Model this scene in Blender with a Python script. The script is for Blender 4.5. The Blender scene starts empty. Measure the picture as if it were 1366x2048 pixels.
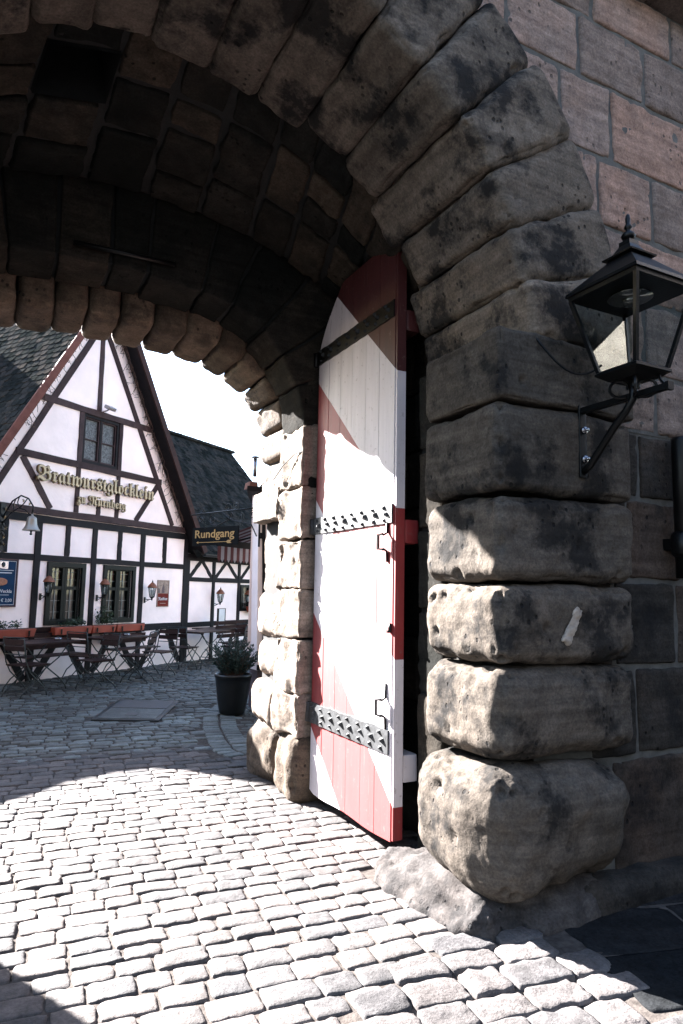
import bpy, math, random
import numpy as np
from mathutils import Vector, Matrix
R = math.radians
SC = bpy.context.scene
COL = SC.collection
random.seed(7)
RNG = np.random.default_rng(11)

# ------------------------------------------------------------------ camera
def make_camera():
    yaw, pitch, roll = R(27.2), R(6.7), R(1.1)
    fwd = Vector((math.sin(yaw)*math.cos(pitch), math.cos(yaw)*math.cos(pitch), math.sin(pitch)))
    r0 = Vector((math.cos(yaw), -math.sin(yaw), 0)); u0 = r0.cross(fwd)
    rt = r0*math.cos(roll) + u0*math.sin(roll)
    up = -r0*math.sin(roll) + u0*math.cos(roll)
    cd = bpy.data.cameras.new('camera'); cam = bpy.data.objects.new('camera', cd); COL.objects.link(cam)
    cd.sensor_fit = 'VERTICAL'; cd.sensor_height = 36.0; cd.lens = 1365/2048*36
    cd.clip_start = 0.05; cd.clip_end = 2000
    m = Matrix((rt, up, -fwd)).transposed().to_4x4(); m.translation = Vector((0, 0, 1.6))
    cam.matrix_world = m
    SC.camera = cam
    return rt, up, fwd
RT, UP, FW = make_camera()

# ------------------------------------------------------------------ light
SUN = Vector((0.475, -1.0, -0.59)).normalized()          # direction the light travels
ELEV = math.asin(-SUN.z); AZ = math.atan2(-SUN.x, -SUN.y)   # azimuth of the sun from +Y
w = bpy.data.worlds.new('World'); SC.world = w; w.use_nodes = True
nt = w.node_tree; nt.nodes.clear()
sky = nt.nodes.new('ShaderNodeTexSky'); sky.sky_type = 'NISHITA'; sky.sun_disc = False
sky.sun_elevation = ELEV; sky.sun_rotation = AZ
sky.air_density = 1.0; sky.dust_density = 0.8; sky.ozone_density = 1.0
bg = nt.nodes.new('ShaderNodeBackground'); bg.inputs['Strength'].default_value = 0.05
wo = nt.nodes.new('ShaderNodeOutputWorld')
nt.links.new(sky.outputs[0], bg.inputs[0]); nt.links.new(bg.outputs[0], wo.inputs[0])
sl = bpy.data.lights.new('sun', 'SUN'); sl.energy = 5.0; sl.angle = R(0.5); sl.color = (1.0, 0.95, 0.925)
so = bpy.data.objects.new('sun', sl); COL.objects.link(so)
so.rotation_euler = SUN.to_track_quat('-Z', 'Y').to_euler(); so.location = (-8, 20, 20)
SC.view_settings.view_transform = 'Standard'; SC.view_settings.look = 'None'
SC.view_settings.gamma = 1.0; SC.view_settings.exposure = 4.1
SC.cycles.max_bounces = 6; SC.cycles.diffuse_bounces = 2; SC.cycles.glossy_bounces = 3
SC.cycles.transparent_max_bounces = 12; SC.cycles.use_denoising = True
SC.cycles.sample_clamp_indirect = 6.0

# ------------------------------------------------------------------ noise
def _hash(ix, iy, iz, seed):
    h = (ix*374761393 + iy*668265263 + iz*2147483647 + seed*974711) & 0xffffffff
    h = ((h ^ (h >> 13))*1274126177) & 0xffffffff
    return ((h ^ (h >> 16)) & 0xffff)/32767.5 - 1.0
def vnoise(P, seed=0):
    P = np.asarray(P, float); I = np.floor(P).astype(np.int64); f = P - I
    f = f*f*(3-2*f); out = 0
    for dx in (0, 1):
        for dy in (0, 1):
            for dz in (0, 1):
                wgt = (f[:, 0] if dx else 1-f[:, 0])*(f[:, 1] if dy else 1-f[:, 1])*(f[:, 2] if dz else 1-f[:, 2])
                out = out + wgt*_hash(I[:, 0]+dx, I[:, 1]+dy, I[:, 2]+dz, seed)
    return out
def fbm(P, seed=0, octv=4):
    o = 0; a = 1.0; s = 1.0
    for k in range(octv):
        o = o + a*vnoise(P*s + 17.3*k, seed+k); a *= .5; s *= 2.03
    return o

# ------------------------------------------------------------------ mesh builder
class MB:
    def __init__(s): s.v = []; s.f = []; s.t = []; s.n = 0; s.sm = []
    def add(s, P, F, tint=0.5, smooth=False):
        P = np.asarray(P, float).reshape(-1, 3)
        s.v.append(P); F = [tuple(i+s.n for i in f) for f in F]; s.f += F; s.sm += [smooth]*len(F)
        s.t.append(np.full(len(P), tint) if np.isscalar(tint) else np.asarray(tint)); s.n += len(P)
        return s
    def box(s, lo, hi, tint=0.5, M=None):
        x0, y0, z0 = lo; x1, y1, z1 = hi
        P = np.array([(x0,y0,z0),(x1,y0,z0),(x1,y1,z0),(x0,y1,z0),(x0,y0,z1),(x1,y0,z1),(x1,y1,z1),(x0,y1,z1)], float)
        if M is not None: P = M(P)
        return s.add(P, [(0,3,2,1),(4,5,6,7),(0,1,5,4),(1,2,6,5),(2,3,7,6),(3,0,4,7)], tint)
    def prism(s, poly, a, b, M, tint=0.5):
        """poly in (u,z), extruded along d from a to b; M maps (u,d,z)"""
        n = len(poly)
        P = np.array([(u, a, z) for u, z in poly]+[(u, b, z) for u, z in poly], float)
        F = [tuple(range(n)), tuple(range(2*n-1, n-1, -1))]+[((i+1) % n, i, n+i, n+(i+1) % n) for i in range(n)]
        return s.add(M(P), F, tint)
    def tube(s, pts, r, n=6, tint=0.5, closed=False):
        pts = [Vector(p) for p in pts]; m = len(pts)
        rs = r if hasattr(r, '__len__') else [r]*m
        P = []; F = []
        prev = None
        for i, p in enumerate(pts):
            if closed: t = pts[(i+1) % m]-pts[i-1]
            else: t = pts[min(i+1, m-1)]-pts[max(i-1, 0)]
            t = t.normalized()
            if prev is None:
                a = Vector((0, 0, 1)) if abs(t.z) < .9 else Vector((1, 0, 0))
                u = t.cross(a).normalized()
            else:
                u = (prev - t*prev.dot(t)).normalized()
            prev = u; v = t.cross(u)
            for k in range(n):
                an = 2*math.pi*k/n + math.pi/n
                P.append(p + (u*math.cos(an)+v*math.sin(an))*rs[i])
        for i in range(m if closed else m-1):
            for k in range(n):
                a0 = i*n+k; a1 = i*n+(k+1) % n; b0 = ((i+1) % m)*n+k; b1 = ((i+1) % m)*n+(k+1) % n
                F.append((a0, a1, b1, b0))
        if not closed: F += [tuple(range(n-1, -1, -1)), tuple((m-1)*n+k for k in range(n))]
        return s.add(P, F, tint, n > 5)
    def lathe(s, prof, c=(0, 0, 0), n=16, tint=0.5, smooth=True, rot=0.0):
        P = []; F = []
        for r, z in prof:
            for k in range(n):
                an = 2*math.pi*k/n+rot; P.append((c[0]+r*math.cos(an), c[1]+r*math.sin(an), c[2]+z))
        m = len(prof)
        for i in range(m-1):
            for k in range(n):
                F.append((i*n+k, i*n+(k+1) % n, (i+1)*n+(k+1) % n, (i+1)*n+k))
        F += [tuple(range(n-1, -1, -1)), tuple((m-1)*n+k for k in range(n))]
        return s.add(P, F, tint, smooth)
    def build(s, name, mat, parent=None, label=None, world=True):
        me = bpy.data.meshes.new(name)
        V = np.concatenate(s.v) if s.v else np.zeros((0, 3))
        off = Vector((0, 0, 0))
        p = parent
        while p is not None and world:
            off += p.location; p = p.parent
        V = V - np.array(off)
        me.from_pydata(V.tolist(), [], s.f)
        me.polygons.foreach_set('use_smooth', s.sm)
        at = me.attributes.new('tint', 'FLOAT', 'POINT')
        at.data.foreach_set('value', np.concatenate(s.t).astype(np.float32))
        me.materials.append(mat); me.update()
        o = bpy.data.objects.new(name, me); COL.objects.link(o)
        if parent is not None: o.parent = parent
        if label: o['label'] = label
        return o
def thing(name, label, cat, loc=(0, 0, 0), group=None, rotz=0):
    o = bpy.data.objects.new(name, None); COL.objects.link(o); o.location = loc; o.rotation_euler = (0, 0, rotz)
    o.empty_display_size = .2
    o['label'] = label; o['category'] = cat
    if group: o['group'] = group
    return o
def tag(o, label, cat, group=None):
    o['label'] = label; o['category'] = cat
    if group: o['group'] = group
    return o
def struct(o): o['kind'] = 'structure'; return o
def dup(root, loc, rotz, label, group=None):
    r = root.copy(); COL.objects.link(r); r.location = loc; r.rotation_euler = (0, 0, rotz)
    r['label'] = label
    if group: r['group'] = group
    for ch in list(root.children):
        c = ch.copy(); COL.objects.link(c); c.parent = r
        for g in ch.children:
            d = g.copy(); COL.objects.link(d); d.parent = c
    return r

# ------------------------------------------------------------------ materials
def new_mat(name):
    m = bpy.data.materials.new(name); m.use_nodes = True
    nt = m.node_tree; b = nt.nodes['Principled BSDF']
    return m, nt, b
class NG:
    """tiny node helper"""
    def __init__(s, nt): s.nt = nt
    def n(s, t, **kw):
        x = s.nt.nodes.new(t)
        for k, v in kw.items(): setattr(x, k, v)
        return x
    def l(s, a, b): s.nt.links.new(a, b)
    def obj(s): return s.n('ShaderNodeTexCoord').outputs['Object']
    def mapv(s, v, sc=(1, 1, 1), rot=(0, 0, 0)):
        m = s.n('ShaderNodeMapping'); m.inputs['Scale'].default_value = sc; m.inputs['Rotation'].default_value = rot
        s.l(v, m.inputs[0]); return m.outputs[0]
    def noise(s, v, scale, detail=4, rough=.55):
        t = s.n('ShaderNodeTexNoise'); t.inputs['Scale'].default_value = scale; t.inputs['Detail'].default_value = detail
        t.inputs['Roughness'].default_value = rough; s.l(v, t.inputs['Vector']); return t.outputs['Fac']
    def voro(s, v, scale, out='Distance', rnd=1.0):
        t = s.n('ShaderNodeTexVoronoi'); t.inputs['Scale'].default_value = scale; t.inputs['Randomness'].default_value = rnd
        s.l(v, t.inputs['Vector']); return t.outputs[out]
    def ramp(s, f, stops, interp='LINEAR'):
        r = s.n('ShaderNodeValToRGB'); cr = r.color_ramp; cr.interpolation = interp
        while len(cr.elements) < len(stops): cr.elements.new(.5)
        for e, (p, c) in zip(cr.elements, stops):
            e.position = p; e.color = (c, c, c, 1) if np.isscalar(c) else (*c, 1)
        s.l(f, r.inputs[0]); return r.outputs[0]
    def mix(s, f, a, b, mode='MIX'):
        m = s.n('ShaderNodeMix', data_type='RGBA', blend_type=mode)
        for sock, v in ((m.inputs[0], f), (m.inputs[6], a), (m.inputs[7], b)):
            if hasattr(v, 'node'): s.l(v, sock)
            elif np.isscalar(v): sock.default_value = v if sock == m.inputs[0] else (v, v, v, 1)
            else: sock.default_value = (*v, 1)
        return m.outputs[2]
    def math(s, op, a, b=0.0):
        m = s.n('ShaderNodeMath', operation=op)
        for sock, v in zip(m.inputs, (a, b)):
            if hasattr(v, 'node'): s.l(v, sock)
            else: sock.default_value = v
        return m.outputs[0]
    def attr(s, name='tint'):
        a = s.n('ShaderNodeAttribute'); a.attribute_name = name; return a.outputs['Fac']
    def bump(s, h, strength, dist, prev=None):
        b = s.n('ShaderNodeBump'); b.inputs['Strength'].default_value = strength; b.inputs['Distance'].default_value = dist
        s.l(h, b.inputs['Height'])
        if prev is not None: s.l(prev, b.inputs['Normal'])
        return b.outputs[0]

def stone_mat(name, c1, c2, c3, grime=.55, grime_scale=2.0, crust=(.035, .036, .038), pits=True, rough=.9, thr=(.46, .62), bstr=.6, spec=.2):
    m, nt, b = new_mat(name); g = NG(nt); v = g.obj()
    t = g.attr()
    n1 = g.noise(v, 3.1, 5); f = g.math('ADD', g.math('MULTIPLY', n1, .55), g.math('MULTIPLY', t, .62))
    base = g.ramp(f, [(.30, c1), (.55, c2), (.82, c3)])
    bed = g.noise(g.mapv(v, (1.5, 1.5, 26)), 1.0, 3)
    base = g.mix(.75, base, g.ramp(bed, [(.3, .62), (.7, 1.25)]), 'MULTIPLY')
    fine = g.noise(v, 70, 4, .7)
    base = g.mix(.85, base, g.ramp(fine, [(.25, .5), (.75, 1.45)]), 'MULTIPLY')
    base = g.mix(.7, base, g.ramp(g.noise(v, 11, 5, .65), [(.3, .6), (.7, 1.35)]), 'MULTIPLY')
    gn = g.noise(v, grime_scale, 7, .68)
    gm = g.ramp(gn, [(thr[0], 0.0), (thr[1], 1.0)])
    gm = g.math('MULTIPLY', gm, grime)
    col = g.mix(gm, base, crust)
    bp = g.bump(g.noise(v, 22, 6, .62), bstr, .012)
    bp = g.bump(fine, bstr*.9, .005, bp)
    bp = g.bump(g.noise(v, 190, 3, .7), bstr*.6, .002, bp)
    if pits:
        vd = g.voro(g.mapv(v, (1, 1, .8)), 17, 'Distance')
        pm = g.ramp(vd, [(.13, 0.0), (.2, 1.0)])
        msk = g.ramp(g.noise(v, 2.6, 2), [(.50, 1.0), (.58, 0.0)])
        pm = g.math('MAXIMUM', pm, msk)
        bp = g.bump(pm, .9, .012, bp)
        col = g.mix(g.math('MULTIPLY', g.math('SUBTRACT', 1.0, pm), .75), col, crust)  # pits coloured darker to stand for shade inside the holes
    g.l(col, b.inputs['Base Color']); g.l(bp, b.inputs['Normal']); b.inputs['Roughness'].default_value = rough
    b.inputs['Specular IOR Level'].default_value = spec
    return m
def plain(name, col, rough=.6, metal=0.0, var=.15, vscale=6, bstr=.0, bscale=30, spec=.4, bdist=.005):
    m, nt, b = new_mat(name); g = NG(nt); v = g.obj()
    n = g.noise(v, vscale, 5)
    c = g.mix(1.0, col, g.ramp(n, [(.3, 1-var), (.7, 1+var)]), 'MULTIPLY')
    g.l(c, b.inputs['Base Color']); b.inputs['Roughness'].default_value = rough; b.inputs['Metallic'].default_value = metal
    b.inputs['Specular IOR Level'].default_value = spec
    if bstr: g.l(g.bump(g.noise(v, bscale, 5), bstr, bdist), b.inputs['Normal'])
    return m
def wood_mat(name, c1, c2, axis=(30, 30, 2), rough=.65, bstr=.3):
    m, nt, b = new_mat(name); g = NG(nt); v = g.obj()
    n = g.noise(g.mapv(v, axis), 1.0, 6, .6); t = g.attr()
    f = g.math('ADD', g.math('MULTIPLY', n, .7), g.math('MULTIPLY', t, .3))
    g.l(g.ramp(f, [(.3, c1), (.7, c2)]), b.inputs['Base Color'])
    b.inputs['Roughness'].default_value = rough; b.inputs['Specular IOR Level'].default_value = .15; g.l(g.bump(n, bstr, .004), b.inputs['Normal'])
    return m
def glass_mat(name, tint=(.9, .95, .95), base=.06, mxr=.5):
    m = bpy.data.materials.new(name); m.use_nodes = True; nt = m.node_tree; nt.nodes.clear(); g = NG(nt)
    tr = g.n('ShaderNodeBsdfTransparent'); tr.inputs[0].default_value = (*tint, 1)
    gl = g.n('ShaderNodeBsdfGlossy'); gl.inputs['Roughness'].default_value = .03
    lw = g.n('ShaderNodeLayerWeight'); lw.inputs[0].default_value = .35
    f = g.ramp(lw.outputs['Fresnel'], [(0, base), (1, mxr)])
    mx = g.n('ShaderNodeMixShader'); o = g.n('ShaderNodeOutputMaterial')
    g.l(f, mx.inputs[0]); g.l(tr.outputs[0], mx.inputs[1]); g.l(gl.outputs[0], mx.inputs[2]); g.l(mx.outputs[0], o.inputs[0])
    return m

M = {}
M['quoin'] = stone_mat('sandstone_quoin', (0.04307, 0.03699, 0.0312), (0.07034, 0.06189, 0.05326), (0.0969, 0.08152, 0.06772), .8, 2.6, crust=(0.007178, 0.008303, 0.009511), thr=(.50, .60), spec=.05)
M['wall'] = stone_mat('sandstone_ashlar_clean', (0.1524, 0.122, 0.1061), (0.2145, 0.1671, 0.1445), (0.2653, 0.1749, 0.1378), .5, 1.7, crust=(0.05645, 0.05307, 0.05193), thr=(.52, .70), spec=.05)
M['foot'] = stone_mat('footing_stone', (0.0325, 0.03125, 0.0325), (0.0525, 0.04875, 0.0475), (0.075, 0.065, 0.06), .7, 2.6, crust=(0.0125, 0.015, 0.01688), thr=(.47, .62), spec=.05)
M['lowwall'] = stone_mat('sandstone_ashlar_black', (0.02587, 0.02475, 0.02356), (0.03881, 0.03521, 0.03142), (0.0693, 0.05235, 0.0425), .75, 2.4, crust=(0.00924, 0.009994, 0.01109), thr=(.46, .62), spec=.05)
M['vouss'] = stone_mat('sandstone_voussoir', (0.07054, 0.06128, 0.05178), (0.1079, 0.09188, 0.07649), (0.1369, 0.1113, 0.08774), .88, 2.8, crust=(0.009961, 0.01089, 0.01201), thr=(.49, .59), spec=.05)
M['reveal'] = stone_mat('sun_toned_reveal', (0.1235, 0.1026, 0.0836), (0.1805, 0.1501, 0.1254), (0.2375, 0.1947, 0.1615), .5, 3.4, crust=(0.0285, 0.0285, 0.0285), thr=(.54, .66), spec=.05)  # inner pier stone lightened: sunlight put into its colour
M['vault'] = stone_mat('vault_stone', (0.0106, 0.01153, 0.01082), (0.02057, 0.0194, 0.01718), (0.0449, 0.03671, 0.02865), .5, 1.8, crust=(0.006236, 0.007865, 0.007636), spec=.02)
M['inner'] = stone_mat('inner_arch_stone', (0.05655, 0.04234, 0.03017), (0.09314, 0.07016, 0.05097), (0.1264, 0.09374, 0.06761), .65, 3.0, crust=(0.01331, 0.0121, 0.01041), thr=(.50, .64))
M['mortar'] = plain('mortar', (0.007583, 0.008457, 0.008457), .95, var=.3, vscale=14, bstr=.6, bscale=60)
M['wmortar'] = plain('wall_mortar', (0.07242, 0.07313, 0.06839), .95, var=.3, vscale=14, bstr=.6, bscale=60)
M['core'] = plain('rubble_core', (0.01512, 0.01411, 0.0131), .95)
M['cobble'] = stone_mat('cobble_granite', (0.0574, 0.0565, 0.05781), (0.08211, 0.07585, 0.07357), (0.1076, 0.09441, 0.08931), .35, 5.0, crust=(0.03986, 0.03793, 0.03679), pits=False, rough=.7, thr=(.5, .72), bstr=.5, spec=.15)
M['cobble2'] = stone_mat('courtyard_sett', (0.06054, 0.05995, 0.0542), (0.08909, 0.09196, 0.08669), (0.1353, 0.1519, 0.1471), .35, 4.0, crust=(0.03204, 0.03517, 0.03329), pits=False, rough=.6, thr=(.48, .7), bstr=.35)
M['dirt'] = plain('joint_dirt', (0.063, 0.05544, 0.0504), .95, var=.4, vscale=25, bstr=.7, bscale=90, spec=.05)
M['slab'] = stone_mat('pavement_slab', (0.01176, 0.01302, 0.01428), (0.0168, 0.01806, 0.01932), (0.02268, 0.02226, 0.02268), .4, 3.0, crust=(0.00504, 0.00504, 0.00504), pits=False, rough=.95, spec=.0)
M['iron'] = plain('wrought_iron', (0.005292, 0.00588, 0.006468), .42, .6, var=.3, bstr=.15, bscale=80, spec=.5)
M['strap'] = plain('painted_strap_iron', (0.04166, 0.04427, 0.04687), .5, .1, var=.45, vscale=18, bstr=.35, bscale=55, spec=.25)
M['plaster'] = plain('lime_plaster', (.92, .775, .735), .9, var=.09, vscale=1.6, bstr=.35, bscale=9, bdist=.02)
M['timber'] = wood_mat('dark_timber', (.005, .0045, .006), (.014, .011, .012), (8, 8, 8))
M['gtimber'] = wood_mat('brown_timber', (.022, .0115, .0125), (.065, .040, .040), (7, 7, 7))
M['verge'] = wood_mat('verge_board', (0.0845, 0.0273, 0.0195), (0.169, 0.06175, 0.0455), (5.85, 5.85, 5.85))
M['vergeshade'] = wood_mat('shaded_verge_board', (.012, .006, .005), (.05, .018, .014), (9, 9, 9))  # right verge board: same wood with shadow put into the colour
M['tile'] = stone_mat('roof_tile', (0.01282, 0.01512, 0.01429), (0.02404, 0.0257, 0.02381), (0.04407, 0.04007, 0.03606), .4, 6, pits=False, rough=1.0, spec=.0)
M['rtile'] = plain('clay_tile', (0.1512, 0.06048, 0.04032), .8, var=.3, vscale=20)
M['frame'] = plain('window_frame', (0.004032, 0.00504, 0.004536), .4, var=.2, spec=.12)
M['lead'] = plain('window_lead', (0.2117, 0.2218, 0.2117), .5)
M['curtain'] = plain('curtain', (0.0588, 0.0588, 0.0571), .9, var=.3, vscale=12)
M['redcurtain'] = plain('red_curtain', (.30, .06, .05), .9)
M['room'] = plain('dark_room', (.03, .028, .026), .9)
M['glass'] = glass_mat('window_glass')
M['lglass'] = glass_mat('lantern_glass', (.80, .85, .85), .02, .22)
M['copper'] = plain('copper_hood', (0.2822, 0.1075, 0.06048), .38, .75, var=.25, vscale=18)
M['box'] = plain('terracotta_trough', (0.2772, 0.05355, 0.02835), .55, var=.15)
M['leaf'] = plain('leaf', (0.0294, 0.04998, 0.02352), .6, var=.5, vscale=30)
M['shrub'] = plain('shrub_leaf', (0.02573, 0.04777, 0.04043), .6, var=.6, vscale=25)
M['soil'] = plain('soil', (.03, .022, .018), .95)
M['pot'] = plain('pot_glaze', (0.00672, 0.007392, 0.008064), .35, var=.4, vscale=8)
M['twood'] = wood_mat('slat_wood', (0.021, 0.0108, 0.0096), (0.054, 0.03, 0.027), (7.2, 7.2, 7.2), .45)
M['chairmetal'] = plain('chair_metal', (0.0378, 0.04536, 0.04536), .4, .4, var=.25)
M['steel'] = plain('steel', (0.247, 0.247, 0.2646), .25, .9)
M['gold'] = plain('gilt', (0.4113, 0.3142, 0.1885), .45, .1, var=.2)
M['goldedge'] = plain('gilt_edge', (.09, .055, .02), .5)
M['bell'] = plain('bell_metal', (0.336, 0.289, 0.2419), .35, .55, var=.2)
M['navy'] = plain('navy_board', (.006, .030, .075), .6, spec=.1)
M['maroon'] = plain('maroon_frame', (0.0504, 0.01109, 0.0126), .5)
M['white'] = plain('white_paint', (0.567, 0.567, 0.5746), .5)
M['bread'] = plain('bread', (0.294, 0.1176, 0.0588), .6, var=.3, vscale=30)
M['poster'] = plain('poster_red', (.13, .016, .010), .6, var=.25, vscale=25, spec=.1)
M['postertan'] = plain('poster_tan', (0.247, 0.1646, 0.1294), .45, var=.4, vscale=28)
M['signblack'] = plain('sign_black', (0.003024, 0.003276, 0.003528), .7, spec=.1)
M['ochre'] = plain('sign_lettering', (0.4166, 0.2419, 0.08064), .55)
M['plinth'] = plain('plinth', (0.09996, 0.07056, 0.0735), .9)
M['twig'] = plain('twig', (0.08232, 0.04704, 0.03528), .9)
M['hatch'] = plain('hatch_plate', (0.06048, 0.05712, 0.05712), .6, var=.25, vscale=40, bstr=.4, bscale=70)
M['zinc'] = plain('zinc', (0.042, 0.0462, 0.0483), .4, .6)
M['lamp'] = plain('lamp_reflector', (0.1512, 0.1512, 0.1546), .2, .8)
M['putty'] = plain('repair_mortar', (0.2646, 0.2268, 0.189), .95, var=.3, vscale=30, bstr=.7, bscale=60)

def stripe_mat(name, red, white):
    """diagonal red and white bands painted on the gate boards (world y,z)"""
    m, nt, b = new_mat(name); g = NG(nt)
    pos = g.n('ShaderNodeNewGeometry').outputs['Position']
    sp = g.n('ShaderNodeSeparateXYZ'); g.l(pos, sp.inputs[0])
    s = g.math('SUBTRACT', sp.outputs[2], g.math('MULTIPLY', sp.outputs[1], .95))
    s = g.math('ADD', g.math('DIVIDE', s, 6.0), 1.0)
    stops = [(-9, 1), (-4.11, 0), (-3.25, 1), (-2.345, 0), (-1.405, 1), (-.49, 0)]
    f = g.ramp(s, [(max(0, p/6+1), c) for p, c in stops], 'CONSTANT')
    v = g.obj()
    n = g.noise(g.mapv(v, (14, 14, 1.2)), 1.0, 6, .6)
    w = g.mix(1.0, white, g.ramp(n, [(.3, .86), (.7, 1.05)]), 'MULTIPLY')
    rd = g.mix(1.0, red, g.ramp(n, [(.3, .75), (.7, 1.2)]), 'MULTIPLY')
    rd = g.mix(g.ramp(s, [(0, 0.0), (1-.49/6, 1.0)], 'CONSTANT'), rd, g.mix(1.0, (.045, .006, .0065), g.ramp(n, [(.3, .75), (.7, 1.2)]), 'MULTIPLY'))  # topmost red band darkened to imitate shade at the leaf top
    col = g.mix(f, rd, w)
    sp_ = g.ramp(g.noise(v, 26, 6, .7), [(.60, 0.0), (.68, 1.0)])
    col = g.mix(g.math('MULTIPLY', sp_, .5), col, (.12, .085, .075))
    crk = g.ramp(g.noise(g.mapv(v, (60, 60, 3)), 1.0, 4, .7), [(.62, 0.0), (.70, 1.0)])
    col = g.mix(g.math('MULTIPLY', crk, .45), col, (.16, .12, .11))
    g.l(col, b.inputs['Base Color']); b.inputs['Roughness'].default_value = .6
    g.l(g.bump(n, .25, .003), b.inputs['Normal'])
    return m
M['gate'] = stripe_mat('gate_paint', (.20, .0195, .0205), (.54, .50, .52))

# ------------------------------------------------------------------ stones
_cache = {}
def cube_grid(n, k=1.7):
    key = (n, k)
    if key in _cache: return _cache[key]
    nx, ny, nz = n; idx = {}; V = []; F = []
    def ax(i, m):
        u = 2*i/m-1; return math.copysign(1-(1-abs(u))**k, u)
    def vid(i, j, l):
        q = (i, j, l)
        if q not in idx: idx[q] = len(V); V.append((ax(i, nx), ax(j, ny), ax(l, nz)))
        return idx[q]
    for i in range(nx):
        for j in range(ny):
            F.append((vid(i,j,0), vid(i,j+1,0), vid(i+1,j+1,0), vid(i+1,j,0)))
            F.append((vid(i,j,nz), vid(i+1,j,nz), vid(i+1,j+1,nz), vid(i,j+1,nz)))
    for i in range(nx):
        for l in range(nz):
            F.append((vid(i,0,l), vid(i+1,0,l), vid(i+1,0,l+1), vid(i,0,l+1)))
            F.append((vid(i,ny,l), vid(i,ny,l+1), vid(i+1,ny,l+1), vid(i+1,ny,l)))
    for j in range(ny):
        for l in range(nz):
            F.append((vid(0,j,l), vid(0,j,l+1), vid(0,j+1,l+1), vid(0,j+1,l)))
            F.append((vid(nx,j,l), vid(nx,j+1,l), vid(nx,j+1,l+1), vid(nx,j,l+1)))
    _cache[key] = (np.array(V), F); return _cache[key]
def block(h, n, r, amp=.01, freq=6, seed=0, pits=0, pitr=(.012, .03), k=1.7, low=.0, lowf=1.8, chip=.0):
    V, F = cube_grid(n, k); h = np.array(h, float)
    P = V*h; r = min(r, h.min()*.98)
    q = np.clip(P, -(h-r), h-r); d = P-q; L = np.linalg.norm(d, axis=1, keepdims=True)
    nr = d/np.maximum(L, 1e-9); P = q+nr*r
    S = P+seed*3.17
    disp = amp*fbm(S*freq, seed, 4)
    if low: disp = disp+low*fbm(S*lowf, seed+50, 2)
    if chip: disp = disp-chip*2.4*(1-np.abs(nr).max(1))*np.clip(fbm(S*11, seed+9, 3)+.15, 0, 1.2)
    rg = random.Random(seed)
    for _ in range(pits):
        i = rg.randrange(len(P)); c = P[i]; rho = rg.uniform(*pitr)
        dd = np.linalg.norm((P-c)*np.array([1, 1, rg.uniform(.6, .9)]), axis=1)/rho
        disp = disp-rho*1.1*np.exp(-dd**4)
    return P+nr*disp[:, None], F

# ================================================================== GATEHOUSE
GH = thing('stone_gatehouse', 'weathered brown sandstone gatehouse with rusticated round arch and deep vaulted passage', 'gatehouse', (0.73, 2.9, 0))
CX, CZ = 0.73, 2.85
def ring_map(th0, dth, ha, rm, yc):
    def f(P):
        th = th0+P[:, 0]/ha*dth/2; rr = rm+P[:, 2]
        return np.stack([CX+rr*np.cos(th), yc+P[:, 1], CZ+rr*np.sin(th)], 1)
    return f
# front voussoirs
edges = [3.5, 14, 24, 33.7, 43.9, 53.5, 63.5, 73.5, 83.5, 94, 104, 114, 124, 134, 144, 154, 164, 175]
for i in range(17):
    a, b = R(edges[i]), R(edges[i+1]); th = (a+b)/2
    rin, rout = 1.79+RNG.uniform(-.02, .02), 2.565+RNG.uniform(-.03, .03)
    hi = (rout-rin)/2; ha = (b-a)*1.83/2; yb = 3.64+RNG.uniform(-.05, .07); yf = 2.67+RNG.uniform(-.02, .02)
    near = 0 <= i <= 9
    P, F = block((ha, (yb-yf)/2, hi), (22, 30, 30) if near else (8, 8, 8), .042+RNG.uniform(0, .02), .010, 7, 100+i, 14 if near else 0, (.009, .022), low=.010, chip=.022)
    mb = MB(); mb.add(ring_map(th, b-a, ha, (rin+rout)/2, (yb+yf)/2)(P), F, RNG.uniform(.2, .8), True)
    mb.build('voussoir', M['vouss'], GH)
# recessed core of the ring seen in the grooves
mb = MB()
n = 80
for th0, th1, r0, r1, y0, y1 in [(0, math.pi, 1.87, 2.50, 2.785, 3.66)]:
    P = []
    for k in range(n+1):
        th = th0+(th1-th0)*k/n; c, s = math.cos(th), math.sin(th)
        for rr, y in ((r0, y0), (r1, y0), (r1, y1), (r0, y1)): P.append((CX+rr*c, y, CZ+rr*s))
    F = []
    for k in range(n):
        for e in range(4): F.append((k*4+e, k*4+(e+1) % 4, (k+1)*4+(e+1) % 4, (k+1)*4+e))
    mb.add(P, F)
mb.build('arch_joint', M['vouss'], GH)
# quoins of the front pier
qz = [.77, 1.24, 1.665, 2.13, 2.607, 3.0]
for i in range(5):
    z0, z1 = qz[i]+.008, qz[i+1]-.008
    hx, hy, hz = .50, .345, (z1-z0)/2
    rr = (.10, .085, .075, .05, .022)[i]
    P, F = block((hx, hy, hz), (60, 44, 34), rr, (.012, .012, .010, .009, .006)[i], 7, 200+i, (60, 90, 46, 26, 12)[i], (.006, .024), low=(.018, .016, .014, .010, .006)[i], lowf=2.5, chip=.022)
    P = P+np.array([2.265+hx, 2.665+hy+(-.012 if i == 4 else 0), (z0+z1)/2])
    mb = MB(); mb.add(P, F, (.62, .7, .55, .38, .30)[i], True); mb.build('quoin', M['quoin'], GH)
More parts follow.
